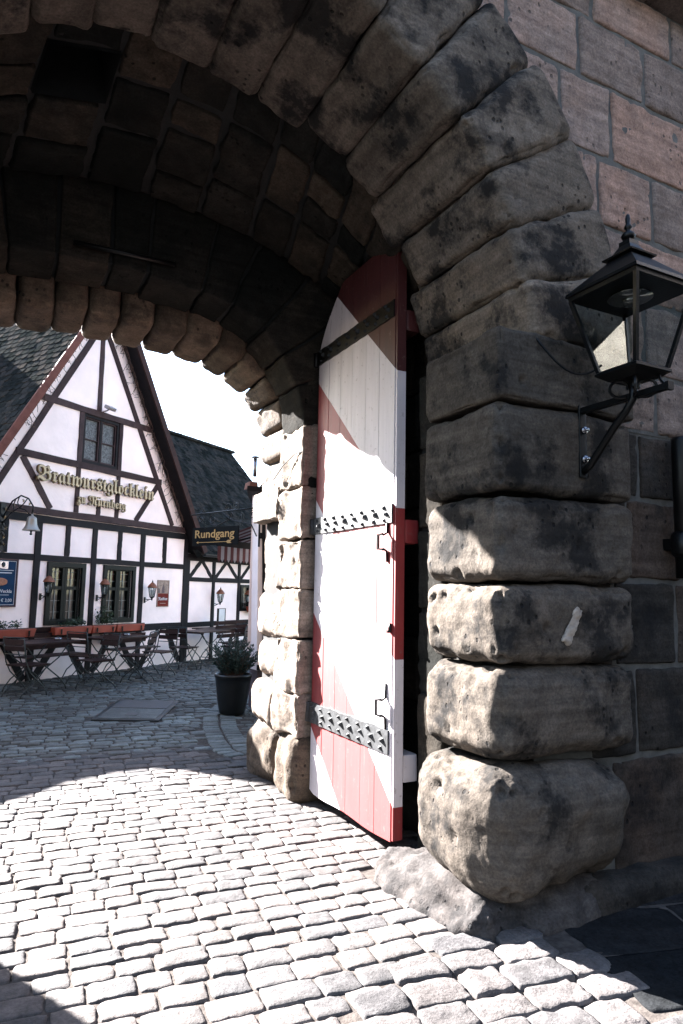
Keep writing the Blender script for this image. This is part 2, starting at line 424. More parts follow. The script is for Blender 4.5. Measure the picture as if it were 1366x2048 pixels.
# bottom boulder
P, F = block((.50, .40, .310), (70, 54, 48), .21, .016, 8, 311, 40, (.010, .03), low=.032, lowf=2.4, chip=.02)
sx_ = np.clip((P[:, 0]+.1)/.6, 0, 1); sz_ = np.clip((.1-P[:, 2])/.4, 0, 1); P[:, 1] += sx_*sz_*.09; P[:, 0] -= np.clip((P[:, 0]-.2)/.3, 0, 1)*sz_*.04
P = P+np.array([2.19+.50, 2.60+.40, .13+.305]); 
mb = MB(); mb.add(P, F, .6, True); mb.build('base_boulder', M['quoin'], GH)
# footing
P, F = block((.50, .50, .26), (56, 50, 20), .2, .03, 8, 340, 16, (.01, .025), low=.05, lowf=2.4, chip=.03)
P = P*np.array([1, 1, 1])
sh = np.clip((P[:, 2]+.26)/.52, 0, 1)
P[:, 0] = P[:, 0]+sh*.06; P = P+np.array([2.02+.50, 2.69+.46, -.10])
mb = MB(); mb.add(P, F, .6, True); mb.build('footing', M['foot'], GH); mb = MB()
for k, (xa, xb, hh) in enumerate(((2.85, 3.75, .15), (3.7, 5.2, .13), (5.1, 7.0, .12))):
    P, F = block(((xb-xa)/2, .13, hh), (30, 10, 10), .07, .02, 5, 350+k, 0, low=.02)
    mb.add(P+np.array([(xa+xb)/2, 2.79, -.035]), F, .4, True)
mb.build('footing', M['lowwall'], GH)  # skirts take the darker stone to imitate shade beside the lit footing tip
# pale repair streak on the third quoin
mb = MB()
P, F = block((.027, .008, .105), (14, 4, 40), .008, .008, 38, 5, low=.006, lowf=16)
a = R(29); P = np.stack([P[:, 0]*math.cos(a)+P[:, 2]*math.sin(a), P[:, 1], -P[:, 0]*math.sin(a)+P[:, 2]*math.cos(a)], 1)
mb.add(P+np.array([2.735, 2.655, 1.45]), F, .5, True); mb.build('repair_patch', M['putty'], GH)

# ashlar
def ashlar(mb, mo, s0, s1, courses, lr, mp, seed, first=None, depth=.028, keep=None, res=True, tl=(.1, .9), gap=.011, mortar_out=0.0):
    rg = random.Random(seed)
    for ci in range(len(courses)-1):
        z0, z1 = courses[ci], courses[ci+1]
        a = s0 if not callable(s0) else s0(z0, z1)
        e = s1 if not callable(s1) else s1(z0, z1)
        mo.add(mp(np.array([(a, mortar_out, z0), (e, mortar_out, z0), (e, mortar_out, z1), (a, mortar_out, z1)], float)), [(0, 1, 2, 3)])
        x = a-(rg.uniform(0, .3) if first is None else 0)
        while x < e-.02:
            L = rg.uniform(*lr); xe = min(x+L, e); xs = max(x, a)
            if e-xe < .12: xe = e
            if xe-xs > .06:
                h = ((xe-xs)/2-gap, depth, (z1-z0)/2-gap)
                nn = (max(6, int(h[0]*2/.024)), 3, max(6, int(h[2]*2/.024))) if res else (4, 2, 4)
                P, F = block(h, nn, .016, .009, 8, seed*100+rg.randrange(9999), rg.randrange(2, 6) if res else 0, (.01, .02), low=.005, k=1.4)
                mb.add(mp(P+np.array([(xs+xe)/2, depth-.020+.004*rg.random(), (z0+z1)/2])), F, rg.uniform(*tl), True)
            x = xe
WY = 2.84
def fmap(P): return np.stack([P[:, 0], WY-P[:, 1], P[:, 2]], 1)
courses = [-.05, .06, .70, 1.20, 1.70, 2.19, 2.60, 2.98, 3.45, 3.87, 4.32, 4.82, 5.24, 5.60]
def xs(z0, z1):
    d = max(abs(z0-CZ), abs(z1-CZ)) if z1 > CZ else 0
    return 3.0 if z1 <= CZ else (CX+math.sqrt(max(2.36**2-d*d, .01)) if d < 2.36 else CX)
mb, mo = MB(), MB()
ashlar(mb, mo, xs, 8.0, courses[6:], (.42, .82), fmap, 3, gap=.015, mortar_out=.026)
ml = MB()
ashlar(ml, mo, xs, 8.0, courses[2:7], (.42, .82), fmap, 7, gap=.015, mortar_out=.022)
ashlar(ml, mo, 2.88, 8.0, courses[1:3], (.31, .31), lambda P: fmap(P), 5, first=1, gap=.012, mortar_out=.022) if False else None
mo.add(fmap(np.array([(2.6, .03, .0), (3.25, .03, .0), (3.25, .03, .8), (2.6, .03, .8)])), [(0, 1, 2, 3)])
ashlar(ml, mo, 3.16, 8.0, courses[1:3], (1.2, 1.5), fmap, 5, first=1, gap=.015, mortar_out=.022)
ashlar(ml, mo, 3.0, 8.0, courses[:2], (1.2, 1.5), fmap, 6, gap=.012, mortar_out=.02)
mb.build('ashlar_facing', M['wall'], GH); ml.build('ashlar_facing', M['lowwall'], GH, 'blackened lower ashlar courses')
mo2 = MB()
ashl, molt = MB(), mo
ashlar(ashl, molt, -6.0, lambda a, b: 2*CX-xs(a, b), courses, (.5, .8), fmap, 4, res=False)
ashl.build('ashlar_facing', M['wall'], GH)
mo.build('mortar_bed', M['wmortar'], GH)
# string course at the top
mb = MB()
x = -6.0; k = 0
while x < 8:
    L = RNG.uniform(.8, 1.3); P, F = block((L/2-.004, .22, .15), (20, 8, 8), .02, .006, 6, 700+k, 3, low=.006)
    mb.add(P+np.array([x+L/2, 2.84, 5.75]), F, RNG.uniform(.2, .8), True); x += L; k += 1
mb.box((-6, 2.70, 5.89), (8, 2.9, 8.2)); mb.build('string_course', M['wall'], GH)
# core masses (never seen lit from inside)
mb = MB()
mb.box((2.75, 2.86, -.1), (8, 6.0, 5.0)); mb.box((-6, 2.86, -.1), (-1.3, 6.0, 5.0)); mb.box((-6, 2.9, 5.0), (8, 6.0, 8.15))
mb.box((2.45, 2.95, -.1), (2.76, 3.62, 3.0)); mb.box((2.28, 5.05, -.1), (2.76, 5.95, 3.1)); mb.box((-1.3, 5.0, -.1), (-1.05, 6.0, 3.4))
mb.box((-1.3, 2.75, -.1), (-1.1, 3.6, 3.0))
mb.build('rubble_core', M['core'], GH)
# passage side wall behind the gate leaf
mb, mo = MB(), MB()
def pmap(P): return np.stack([2.72-P[:, 1], P[:, 0], P[:, 2]], 1)
ashlar(mb, mo, 3.42, 5.02, [-.05, .42, .86, 1.3, 1.72, 2.2, 2.62, 3.05, 3.5, 4.0], (.35, .6), pmap, 8)
def pmap2(P): return np.stack([2.44-P[:, 1], P[:, 0], P[:, 2]], 1)
ashlar(mb, mo, 3.33, 3.62, [-.05, .5, 1.0, 1.5, 2.0, 2.5, 3.0], (.5, .6), pmap2, 9)
def pmap3(P): return np.stack([P[:, 0], 5.03-P[:, 1], P[:, 2]], 1)
ashlar(mb, mo, 2.22, 2.74, [-.05, .40, .80, 1.22, 1.62, 2.02, 2.45, 2.9, 3.4], (.5, .9), pmap3, 10, first=1)
def pmap4(P): return np.stack([P[:, 0], 3.63+P[:, 1], P[:, 2]], 1)
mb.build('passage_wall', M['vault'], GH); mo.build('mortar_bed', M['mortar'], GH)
# vault
def vparam(th, y):
    t = np.clip((y-3.6)/1.37, 0, 1); a = 1.86+t*.64; b = 1.83-t*.17
    return a, b
def vmap(P):   # (theta, y, outward)
    a, b = vparam(P[:, 0], P[:, 1])
    c, s = np.cos(P[:, 0]), np.sin(P[:, 0])
    return np.stack([CX+(a+P[:, 2])*c, P[:, 1], CZ+(b+P[:, 2])*s], 1)
mb, mo = MB(), MB()
th = R(8); k = 0; rg = random.Random(5)
hole = (R(97.5), R(109), 3.80, 4.20)
strips = [8, 17, 25.5, 34, 43, 51, 60, 68, 78, 87.5, 97.5, 109, 119, 130, 150, 172]
for i in range(len(strips)-1):
    t0, t1 = R(strips[i]), R(strips[i+1])
    y = 3.5
    ys = [3.55]
    if i == 10: ys = [3.55, 3.80, 4.20, 4.62, 4.96]
    else:
        while ys[-1] < 4.96:
            nx = ys[-1]+rg.choice((.26, .34, .42, .55))
            ys.append(4.96 if nx > 4.78 else nx)
    for j in range(len(ys)-1):
        y0, y1 = ys[j], ys[j+1]
        if i == 10 and j == 1: continue
        L = (t1-t0)*1.85
        P, F = block((L/2-rg.uniform(.012, .024), (y1-y0)/2-rg.uniform(.010, .022), .05), (16, 20, 3), .018, .013, 9, 900+k, 2, (.01, .02), low=.007, k=1.4)
        Q = np.stack([(t0+t1)/2-P[:, 0]/L*(t1-t0), (y0+y1)/2+P[:, 1], P[:, 2]+.045+rg.uniform(-.012, .012)], 1)
        mb.add(vmap(Q), F, min(1.15, max(-.1, rg.gauss(.45, .36))), True); k += 1
        mo.add(vmap(np.array([(t0, y0, .03), (t1, y0, .03), (t1, y1, .03), (t0, y1, .03)])), [(0, 1, 2, 3)])
        mo.add(vmap(np.array([(t0, y0, .06), (t1, y0, .06), (t1, y1, .06), (t0, y1, .06)])), [(0, 1, 2, 3)])
h0, h1, hy0, hy1 = hole
Pq = vmap(np.array([(h0, hy0, .01), (h1, hy0, .01), (h1, hy1, .01), (h0, hy1, .01), (h0, hy0, .38), (h1, hy0, .38), (h1, hy1, .38), (h0, hy1, .38)]))
mo.add(Pq, [(4, 5, 6, 7), (0, 1, 5, 4), (1, 2, 6, 5), (2, 3, 7, 6), (3, 0, 4, 7)])
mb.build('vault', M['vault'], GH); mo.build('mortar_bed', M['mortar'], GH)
# inner arch curve (superellipse)
def arch_curve(xc, a, z0, rise, n=3.0, m=400, down=0.0):
    t = np.linspace(0, math.pi, m)
    c, s = np.cos(t), np.sin(t)
    X = xc+a*np.sign(c)*np.abs(c)**(2/n); Z = z0+rise*np.abs(s)**(2/n)
    if down:
        k = 40
        X = np.concatenate([np.full(k, xc+a), X, np.full(k, xc-a)]); zz = np.linspace(z0-down, z0, k, endpoint=False)
        Z = np.concatenate([zz, Z, zz[::-1]])
    d = np.concatenate([[0], np.cumsum(np.hypot(np.diff(X), np.diff(Z)))])
    tx = np.gradient(X, d+np.arange(len(d))*1e-9); tz = np.gradient(Z, d+np.arange(len(d))*1e-9)
    k = 9; ker = np.ones(k)/k
    tx = np.convolve(np.pad(tx, k//2, mode='edge'), ker, 'valid'); tz = np.convolve(np.pad(tz, k//2, mode='edge'), ker, 'valid')
    L = np.hypot(tx, tz); nx, nz = tz/L, -tx/L     # outward
    def f(P, off=0.0):
        s = P[:, 0]; x = np.interp(s, d, X); z = np.interp(s, d, Z); ax = np.interp(s, d, nx); az = np.interp(s, d, nz)
        return np.stack([x+ax*(P[:, 2]+off), P[:, 1], z+az*(P[:, 2]+off)], 1)
    return f, d[-1]
# rebate ring + tympanum, front face y=4.97
fr, Lr = arch_curve(.62, 1.62, 2.35, 1.57, 3.1)
mo = MB(); mb = MB()
s = 0.0; k = 0; rg = random.Random(12)
while s < Lr-.05:
    L = rg.uniform(.24, .42); e = min(s+L, Lr)
    P, F = block(((e-s)/2-.008, .235, .5), (12, 12, 22), .022, .008, 7, 1200+k, 3, (.012, .025), low=.012, k=1.6)
    Q = P+np.array([(s+e)/2, 4.97+.235+rg.uniform(0, .02), .5+rg.uniform(-.015, .015)])
    mb.add(fr(Q), F, rg.uniform(.1, .7), True); s = e; k += 1
n = 60
P = [fr(np.array([(Lr*i/n, y, o)]))[0] for i in range(n+1) for y, o in ((5.012, .035), (5.46, .035), (5.012, 1.2))]
F = [(3*i, 3*i+1, 3*i+4, 3*i+3) for i in range(n)]+[(3*i, 3*i+3, 3*i+5, 3*i+2) for i in range(n)]
mo.add(P, F)
mb.build('tympanum', M['vault'], GH); 
mo.build('mortar_bed', M['mortar'], GH)
# inner voussoirs, soft rounded, y 5.45..6.05
fi, Li = arch_curve(.63, 1.70, 2.5, 1.30, 3.2)
s = 0.0; k = 0; rg = random.Random(21)
ws = [.30, .27, .26, .25]+[.26]*40
while s < Li-.08:
    L = ws[k]+rg.uniform(-.03, .03); e = min(s+L, Li)
    if Li-e < .12: e = Li
    ro = rg.uniform(-.015, .015)
    P, F = block(((e-s)/2-.003, .31, .45), (16, 22, 20), .07, .010, 6, 1500+k, 3, (.012, .025), low=.016, k=1.6)
    Q = P+np.array([(s+e)/2, 5.74, .36+ro])
    mb = MB(); mb.add(fi(Q), F, rg.uniform(.05, .75), True); mb.build('inner_voussoir', M['inner'], GH); s = e; k += 1
P = [fi(np.array([(Li*i/n, y, .02)]))[0] for i in range(n+1) for y in (5.50, 5.98)]
mb = MB(); mb.add(P, [(2*i, 2*i+1, 2*i+3, 2*i+2) for i in range(n)]); mb.build('arch_joint', M['mortar'], GH)
# inner pier, right: rebate column + projecting quoins + boulders
def pier(side):
    sx = 1 if side > 0 else -1
    X = lambda x: x if sx > 0 else 2*.61-x
    mbl = []
    zc = [.46, .80, 1.22, 1.62, 2.02, 2.45, 2.95]
    for i in range(len(zc)-1):
        z0, z1 = zc[i], zc[i+1]
        P, F = block((.16, .245, (z1-z0)/2-.002), (22, 26, 26), .018, .016, 9, 1700+i, 16, (.01, .03), low=.022, lowf=3.5, chip=.035)
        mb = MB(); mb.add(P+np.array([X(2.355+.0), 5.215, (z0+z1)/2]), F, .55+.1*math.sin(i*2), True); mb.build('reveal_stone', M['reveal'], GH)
    spec = [(.44, .84, .16, .12), (.84, 1.20, .11, .12), (1.20, 1.58, .10, .08), (1.58, 1.84, .05, .05), (1.84, 2.22, .045, .02), (2.22, 2.50, .10, .012), (2.50, 2.62, .03, .03)]
    for i, (z0, z1, pr, rr) in enumerate(spec):
        P, F = block((.20+pr/2, .30, (z1-z0)/2-.003), (24, 26, 24), rr, .014, 8, 1760+i, 10, (.01, .03), low=.022 if rr > .04 else .006, lowf=3, chip=.03 if rr > .04 else .01)
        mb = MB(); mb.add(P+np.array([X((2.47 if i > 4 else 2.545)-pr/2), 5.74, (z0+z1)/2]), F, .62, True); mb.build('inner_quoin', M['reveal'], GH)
    for i, (cx, cy, hx, hy, hz, rr) in enumerate(((2.36, 5.19, .20, .25, .30, .17), (2.38, 5.78, .21, .32, .29, .18), (2.36, 5.95, .17, .2, .25, .14))):
        P, F = block((hx, hy, hz), (26, 28, 28), rr, .02, 6, 1800+i, 6, (.015, .03), low=.04, lowf=3)
        mb = MB(); mb.add(P+np.array([X(cx), cy, hz-.07]), F, .45, True); mb.build('base_boulder', M['inner'], GH)
pier(1); pier(-1)
# iron bar let into the tympanum, cable on the pier
mb = MB(); mb.tube([(.37, 4.945, 4.02), (1.09, 4.945, 4.03)], .02, 6); mb.build('iron_bar', M['iron'], GH)
mb = MB(); mb.tube([(2.13, 5.44, 2.55), (2.16, 5.3, 2.66), (2.17, 5.1, 2.72), (2.2, 4.99, 2.73), (2.35, 4.985, 2.71)], .006, 5); mb.build('cable', M['iron'], GH)

# ================================================================== GATE LEAF
GL = thing('gate_leaf', 'tall open wooden gate leaf with diagonal red and white painted bands and iron straps', 'gate', (2.33, 4.9, .09))
ys = np.linspace(4.92, 3.735, 7); ys = [4.92, 4.73, 4.53, 4.34, 4.13, 3.94, 3.735]
def top(y): return 3.45+.55*min(1, max(0, (4.94-y)/.42))**.62
for i in range(6):
    a, b = ys[i]-.0028, ys[i+1]+.0028
    pr = RNG.uniform(0, .003)
    prof = []
    mb = MB(); m = 6
    yy = np.linspace(a, b, m); low = [.085+.006*math.sin(9*y)+.02*max(0, (y-4.86)/.06) for y in yy]
    P = [(2.300-pr, y, l) for y, l in zip(yy, low)]+[(2.300-pr, y, top(y)) for y in yy]+[(2.372, y, l) for y, l in zip(yy, low)]+[(2.372, y, top(y)) for y in yy]
    F = []
    for j in range(m-1):
        F += [(j, m+j, m+j+1, j+1), (2*m+j, 2*m+j+1, 3*m+j+1, 3*m+j), (m+j, 3*m+j, 3*m+j+1, m+j+1), (j, j+1, 2*m+j+1, 2*m+j)]
    F += [(0, 2*m, 3*m, m), (m-1, 2*m-1, 4*m-1, 3*m-1)]
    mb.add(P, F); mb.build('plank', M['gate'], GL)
mb = MB()
mb.box((2.302, 3.715, .10), (2.37, 3.7335, top(3.73)))
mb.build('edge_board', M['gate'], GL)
for z0, z1 in ((.43, .60), (1.92, 2.08), (3.35, 3.5)):
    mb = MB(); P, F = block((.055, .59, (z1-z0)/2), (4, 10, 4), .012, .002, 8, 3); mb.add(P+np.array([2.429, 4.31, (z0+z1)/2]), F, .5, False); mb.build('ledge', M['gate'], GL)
def strap(z, hgt, ysta, yend, studs, wav):
    mb = MB(); n = 40
    P = []; F = []
    for i in range(n+1):
        y = ysta+(yend-ysta)*i/n
        t = z+hgt/2+wav*math.sin(i*1.7)*.4+wav*math.sin(i*.61); bt = z-hgt/2+wav*math.sin(i*1.3+2)*.5
        P += [(2.286, y, bt), (2.286, y, t), (2.299, y, t+.002), (2.299, y, bt-.002)]
    for i in range(n):
        for e in range(4): F.append((4*i+e, 4*i+(e+1) % 4, 4*i+4+(e+1) % 4, 4*i+4+e))
    F += [(0, 3, 2, 1), (4*n, 4*n+1, 4*n+2, 4*n+3)]
    mb.add(P, F)
    o = mb.build('hinge_strap', M['strap'], GL)
    rg = random.Random(int(z*100))
    for (t, dz, sc) in studs:
        y = ysta+(yend-ysta)*(t+rg.uniform(-.007, .007)); s = .0125*sc*rg.uniform(.8, 1.2); dz += rg.uniform(-.03, .03); c = np.array([2.286, y, z+dz*hgt])
        m2 = MB(); m2.add([c+np.array(q) for q in ((0, -s, -s), (0, s, -s), (0, s, s), (0, -s, s), (-.017*sc, -s*.35, -s*.35), (-.017*sc, s*.35, -s*.35), (-.017*sc, s*.35, s*.35), (-.017*sc, -s*.35, s*.35))],
               [(0, 1, 5, 4), (1, 2, 6, 5), (2, 3, 7, 6), (3, 0, 4, 7), (4, 5, 6, 7)]); m2.build('stud', M['strap'], o)
    m2 = MB(); m2.lathe([(.02, -hgt*.5), (.024, -hgt*.46), (.024, hgt*.46), (.02, hgt*.5)], (2.292, 4.962, z), 12)
    m2.box((2.285, 4.975, z-hgt*.45), (2.305, 5.06, z+hgt*.45)); m2.build('knuckle', M['strap'], o)
studs = []
for i in range(8):
    t = .06+i*.122
    studs += [(t+.035, .0, 1.3), (t, .32, .95), (t+.012, -.34, .95)]
strap(.675, .15, 4.945, 3.762, studs, .004)
strap(2.115, .125, 4.945, 3.742, studs, .003)
_sm = M['strap']; M['strap'] = M['iron']; strap(3.50, .12, 4.945, 3.742, studs, .003); M['strap'] = _sm  # top strap drawn in black iron to imitate the shade up there
for zc in (.88, 1.93):
    mb = MB()
    mb.tube([(2.292, 3.80, zc-.13), (2.288, 3.80, zc-.06), (2.262, 3.805, zc-.045)], .009, 6)
    mb.tube([(2.262, 3.805, zc-.05), (2.248, 3.845, zc-.045), (2.248, 3.845, zc+.045), (2.262, 3.805, zc+.05)], .011, 4)
    mb.tube([(2.262, 3.805, zc+.045), (2.288, 3.80, zc+.06), (2.292, 3.80, zc+.15)], .009, 6)
    mb.build('pull_handle', M['iron'], GL)
mb = MB(); mb.lathe([(.012, -.03), (.014, 0), (.01, .03)], (2.292, 3.755, 1.38), 8); mb.box((2.27, 3.748, 1.35), (2.299, 3.762, 1.365)); mb.build('latch', M['iron'], GL)

# ================================================================== WALL LANTERN
LA = thing('wall_lantern', 'black iron four sided lantern on a bracket arm fixed to the dark stone pier', 'lantern', (2.83, 2.66, 2.45))
lx, ly = 2.83, 2.31
def sq(a, z): return [(lx-a, ly-a, z), (lx+a, ly-a, z), (lx+a, ly+a, z), (lx-a, ly+a, z)]
def frus(mb, levels, cap=True):
    P = []; 
    for a, z in levels: P += sq(a, z)
    F = []
    for i in range(len(levels)-1):
        for k in range(4): F.append((4*i+k, 4*i+(k+1) % 4, 4*i+4+(k+1) % 4, 4*i+4+k))
    if cap: F += [(3, 2, 1, 0), tuple(4*(len(levels)-1)+k for k in range(4))]
    mb.add(P, F)
zb, ze = 2.735, 3.145
mb = MB(); frus(mb, [(.225, ze+.016), (.222, ze+.034), (.205, ze+.05), (.072, ze+.185), (.07, ze+.19)]); mb.build('roof', M['iron'], LA)
mb = MB(); frus(mb, [(.212, ze-.006), (.214, ze+.0155)]); mb.build('eave_frame', M['iron'], LA)
mb = MB(); frus(mb, [(.092, ze+.191), (.094, ze+.199), (.055, ze+.225), (.034, ze+.262), (.033, ze+.285)]); mb.build('roof_cap', M['iron'], LA)
mb = MB(); mb.lathe([(.012, 0), (.012, .012), (.03, .018), (.037, .034), (.03, .048), (.013, .054), (.012, .07), (.021, .078), (.018, .09), (.011, .1), (.014, .125), (.010, .148), (.003, .156)], (lx, ly, ze+.284), 14); mb.build('finial', M['iron'], LA)
for sx, sy in ((-1, -1), (1, -1), (1, 1), (-1, 1)):
    mb = MB(); mb.tube([(lx+sx*.112, ly+sy*.112, zb), (lx+sx*.205, ly+sy*.205, ze-.004)], .0135, 4); mb.build('corner_post', M['iron'], LA)
mb = MB(); frus(mb, [(.08, zb-.045), (.128, zb-.012), (.128, zb+.0), (.118, zb+.010)]); mb.build('base_tray', M['iron'], LA)
for k in range(4):
    a0 = sq(.108, zb+.012); a1 = sq(.2, ze-.008)
    mb = MB(); mb.add([a0[k], a0[(k+1) % 4], a1[(k+1) % 4], a1[k]], [(0, 1, 2, 3)]); mb.build('glass_pane', M['lglass'], LA)
mb = MB(); mb.lathe([(.11, -.012), (.105, -.004), (.1, .0)], (lx, ly, ze-.008), 20); mb.lathe([(.03, -.05), (.045, -.03), (.04, -.012)], (lx, ly, ze-.008), 14); mb.build('lamp_head', M['lamp'], LA)
mb = MB()
mb.box((lx-.018, 1.99+.12, 2.595), (lx+.018, 2.655, 2.625)); mb.box((lx-.02, 2.095, 2.59), (lx+.02, 2.115, 2.63))
mb.build('bracket_arm', M['iron'], LA)
mb = MB(); mb.tube([(lx, 2.655, 2.27), (lx, 2.60, 2.30), (lx, 2.44, 2.47), (lx, 2.36, 2.54), (lx, ly, 2.6), (lx, ly, zb-.03)], .021, 8); mb.build('brace', M['iron'], LA)
mb = MB(); P, F = block((.026, .008, .20), (3, 3, 8), .004, 0); mb.add(P+np.array([lx, 2.648, 2.44]), F); wp = mb.build('wall_plate', M['iron'], LA)
for z in (2.50, 2.34):
    mb = MB(); P = []
    mb.tube([(lx, 2.64, z), (lx, 2.625, z)], .02, 8); mb.tube([(lx, 2.63, z), (lx, 2.605, z)], .009, 6); mb.build('bolt', M['steel'], wp)
for k in range(4):
    an = math.pi/4+k*math.pi/2; c, s = math.cos(an), math.sin(an)
    mb = MB(); pts = []
    for i in range(19):
        t = i/18; ph = -1.9+t*5.2; rr = .062*(1-.55*max(0, t-.55)/.45)
        pts.append((lx+c*(.055+rr*math.cos(ph)*.9), ly+s*(.055+rr*math.cos(ph)*.9), zb-.085+rr*math.sin(ph)*.75))
    mb.tube(pts, .008, 5); mb.build('scroll', M['iron'], LA)
mb = MB(); mb.tube([(lx+.03, 2.14, 2.62), (lx+.05, 2.19, 2.67), (lx+.09, 2.23, 2.73)], .008, 5); mb.build('stay', M['iron'], LA)
cb = MB(); pts = [(2.50, 2.662, 2.98)]
for i in range(14):
    t = i/13; pts.append((2.50+t*.235, 2.65-.23*t, 2.97-.25*math.sin(t*2.2)**1.0*.9+.0*t))
cb.tube(pts, .006, 5); tag(cb.build('power_cable', M['iron']), 'thin black cable looping from the arch stones to the lantern base', 'cable')
# downpipe at the right edge
DP = thing('downpipe', 'dark vertical downpipe with a collar on the ashlar wall right of the lantern', 'downpipe', (3.715, 2.70, 1.7))
dp = MB(); dp.lathe([(.055, 1.72), (.055, 2.56), (.05, 2.58)], (3.715, 2.70, 0), 14); dp.build('pipe', M['iron'], DP)
dp = MB(); dp.lathe([(.06, 1.85), (.078, 1.87), (.078, 1.98), (.06, 2.0)], (3.715, 2.70, 0), 14); dp.box((3.660, 2.71, 1.89), (3.770, 2.84, 1.96)); dp.build('collar', M['iron'], DP)

# ================================================================== GROUND
mb = MB(); mb.add([(-150, -150, -.015), (150, -150, -.015), (150, 150, -.015), (-150, 150, -.015)], [(0, 1, 2, 3)])
struct(mb.build('ground', M['dirt']))
def sett_field(mb, y0, y1, xr, pitch, lens, g, amp, keep, rot=0.0, seed=1, gap=.009, drop=.03, dome=.0015, zj=.006, zoff=0.0):
    rg = np.random.default_rng(seed)
    g = np.array(g); U, Vv = np.meshgrid(g, g, indexing='ij'); U = U.ravel(); Vv = Vv.ravel(); n = len(g)
    rim = np.maximum(np.abs(U), np.abs(Vv)) > .999
    in2 = np.minimum(1, np.maximum(np.abs(U), np.abs(Vv)))
    F0 = np.array([(i*n+j, (i+1)*n+j, (i+1)*n+j+1, i*n+j+1) for i in range(n-1) for j in range(n-1)])
    y = y0; VS = []; FS = []; TS = []; cnt = 0
    cr, sr = math.cos(rot), math.sin(rot)
    while y < y1:
        p = pitch*rg.uniform(.88, 1.14); x = xr[0]-rg.uniform(0, .2)
        while x < xr[1]:
            L = rg.uniform(*lens); cx, cy = x+L/2, y+p/2; x += L
            wx, wy = cx*cr-cy*sr, cx*sr+cy*cr
            if not keep(wx, wy): continue
            hx, hy = L/2-gap*rg.uniform(.6, 1.4), p/2-gap*rg.uniform(.6, 1.4)
            sq = (np.abs(U)**8+np.abs(Vv)**8)**(1/8.); k = np.where(sq > 0, in2/np.maximum(sq, 1e-9), 1)
            k = k**.8
            wob = 1+.05*vnoise(np.stack([U*1.3+cx*9, Vv*1.3+cy*9, np.zeros_like(U)], 1), seed)+.04*vnoise(np.stack([U*4+cx*9, Vv*4+cy*9, np.zeros_like(U)], 1), seed+1)
            a = rg.uniform(-.03, .03)
            lx_, ly_ = hx*U*k*wob, hy*Vv*k*wob
            tx, ty = rg.normal(0, .009, 2)
            z = dome*(1-(U**2+Vv**2)/2)-.006*in2**10-np.where(rim, drop, 0)+rg.normal(0, zj)*.6+lx_*tx+ly_*ty
            if amp: z = z+amp*fbm(np.stack([(cx+lx_)*28, (cy+ly_)*28, np.zeros_like(U)], 1), seed+3, 3)
            px = cx+lx_-ly_*a; py = cy+ly_+lx_*a
            VS.append(np.stack([px*cr-py*sr, px*sr+py*cr, z-.004+zoff], 1)); FS.append(F0+cnt); TS.append(np.full(len(U), rg.uniform(0, 1))); cnt += len(U)
        y += p
    if VS:
        mb.v.append(np.concatenate(VS)); F = [tuple(r+mb.n) for r in np.concatenate(FS).tolist()] if False else (np.concatenate(FS)+mb.n).tolist()
        mb.f += [tuple(r) for r in F]; mb.sm += [True]*len(F); mb.t.append(np.concatenate(TS)); mb.n += cnt
def arc_x(y):   # left border of the curved band of setts
    return np.interp(y, [6.6, 6.88, 7.35, 8.1, 8.81, 9.58, 9.95, 10.5], [2.16, 2.13, 2.2, 2.36, 2.57, 2.96, 3.2, 3.6])
def rough_y(x): return 2.30+.40*(x-.98)
def keep_near(x, y):
    if y > 2.62 and x > 2.12 and y < 3.6: return False
    if 3.4 < y < 6.3 and x > 2.72: return False
    if y < rough_y(x)-.02: return False
    return x < 4 and not (x > arc_x(y)-.02 and y > 6.6)
mb = MB()
gn = [-1, -.985, -.9, -.7, -.35, 0, .35, .7, .9, .985, 1]
sett_field(mb, 1.3, 7.2, (-1.6, 3.4), .130, (.145, .245), gn, .0035, keep_near, R(-4), 3, gap=.0038, zj=.0045)
struct(mb.build('passage_cobbles', M['cobble']))
mb = MB()
def slab_x(y): return 2.36
def keep_rough(x, y): return y < rough_y(x)+.09 and x < slab_x(y)+.14 and y > .3 and not (x > 2.2 and y > 2.7)
sett_field(mb, .2, 3.3, (.2, 3.2), .165, (.19, .32), gn, .007, keep_rough, R(-8), 5, gap=.004, dome=.003, zj=.006, zoff=.009)
M['rough'] = stone_mat('rough_paving', (.064, .063, .065), (.083, .079, .079), (.10, .092, .09), .3, 5.0, crust=(.04, .04, .041), pits=False, rough=.8, thr=(.5, .72), bstr=.7, spec=.05)
struct(mb.build('rough_cobbles', M['rough']))
mb = MB()
def keep_slab(x, y): return x >= slab_x(y)+.18 and y < 2.8
sett_field(mb, .3, 4.5, (1.2, 7.5), .46, (.5, .9), gn, .004, keep_slab, R(-14), 8, gap=.005, dome=.001, zj=.002, drop=.03, zoff=-.002)
struct(mb.build('pavement_slabs', M['slab']))
HATCH = np.array([(1.24, 8.98), (1.98, 8.62), (2.58, 10.0), (1.80, 10.42)])
def in_hatch(x, y):
    s = True
    for i in range(4):
        a, b = HATCH[i], HATCH[(i+1) % 4]
        if (b[0]-a[0])*(y-a[1])-(b[1]-a[1])*(x-a[0]) < -.03: s = False
    return s
def keep_court(x, y):
    wy = y-math.tan(R(-4))*x
    return wy > 7.16 and not in_hatch(x, y) and (.588*x-.81*y) > -10.2 and not (x > arc_x(y)-.02 and y < 10.55) and x < 8.5
gf = [-1, -.97, -.7, 0, .7, .97, 1]
mb = MB(); sett_field(mb, 7.1, 15.8, (-2.8, 8.5), .118, (.12, .24), gf, .0, keep_court, R(-4), 13, gap=.007, zj=.008)
def keep_r(x, y): return x > arc_x(y)+.44 and x < 5.5 and y < 10.6 and not (y < 6.4 and x > 2.1)
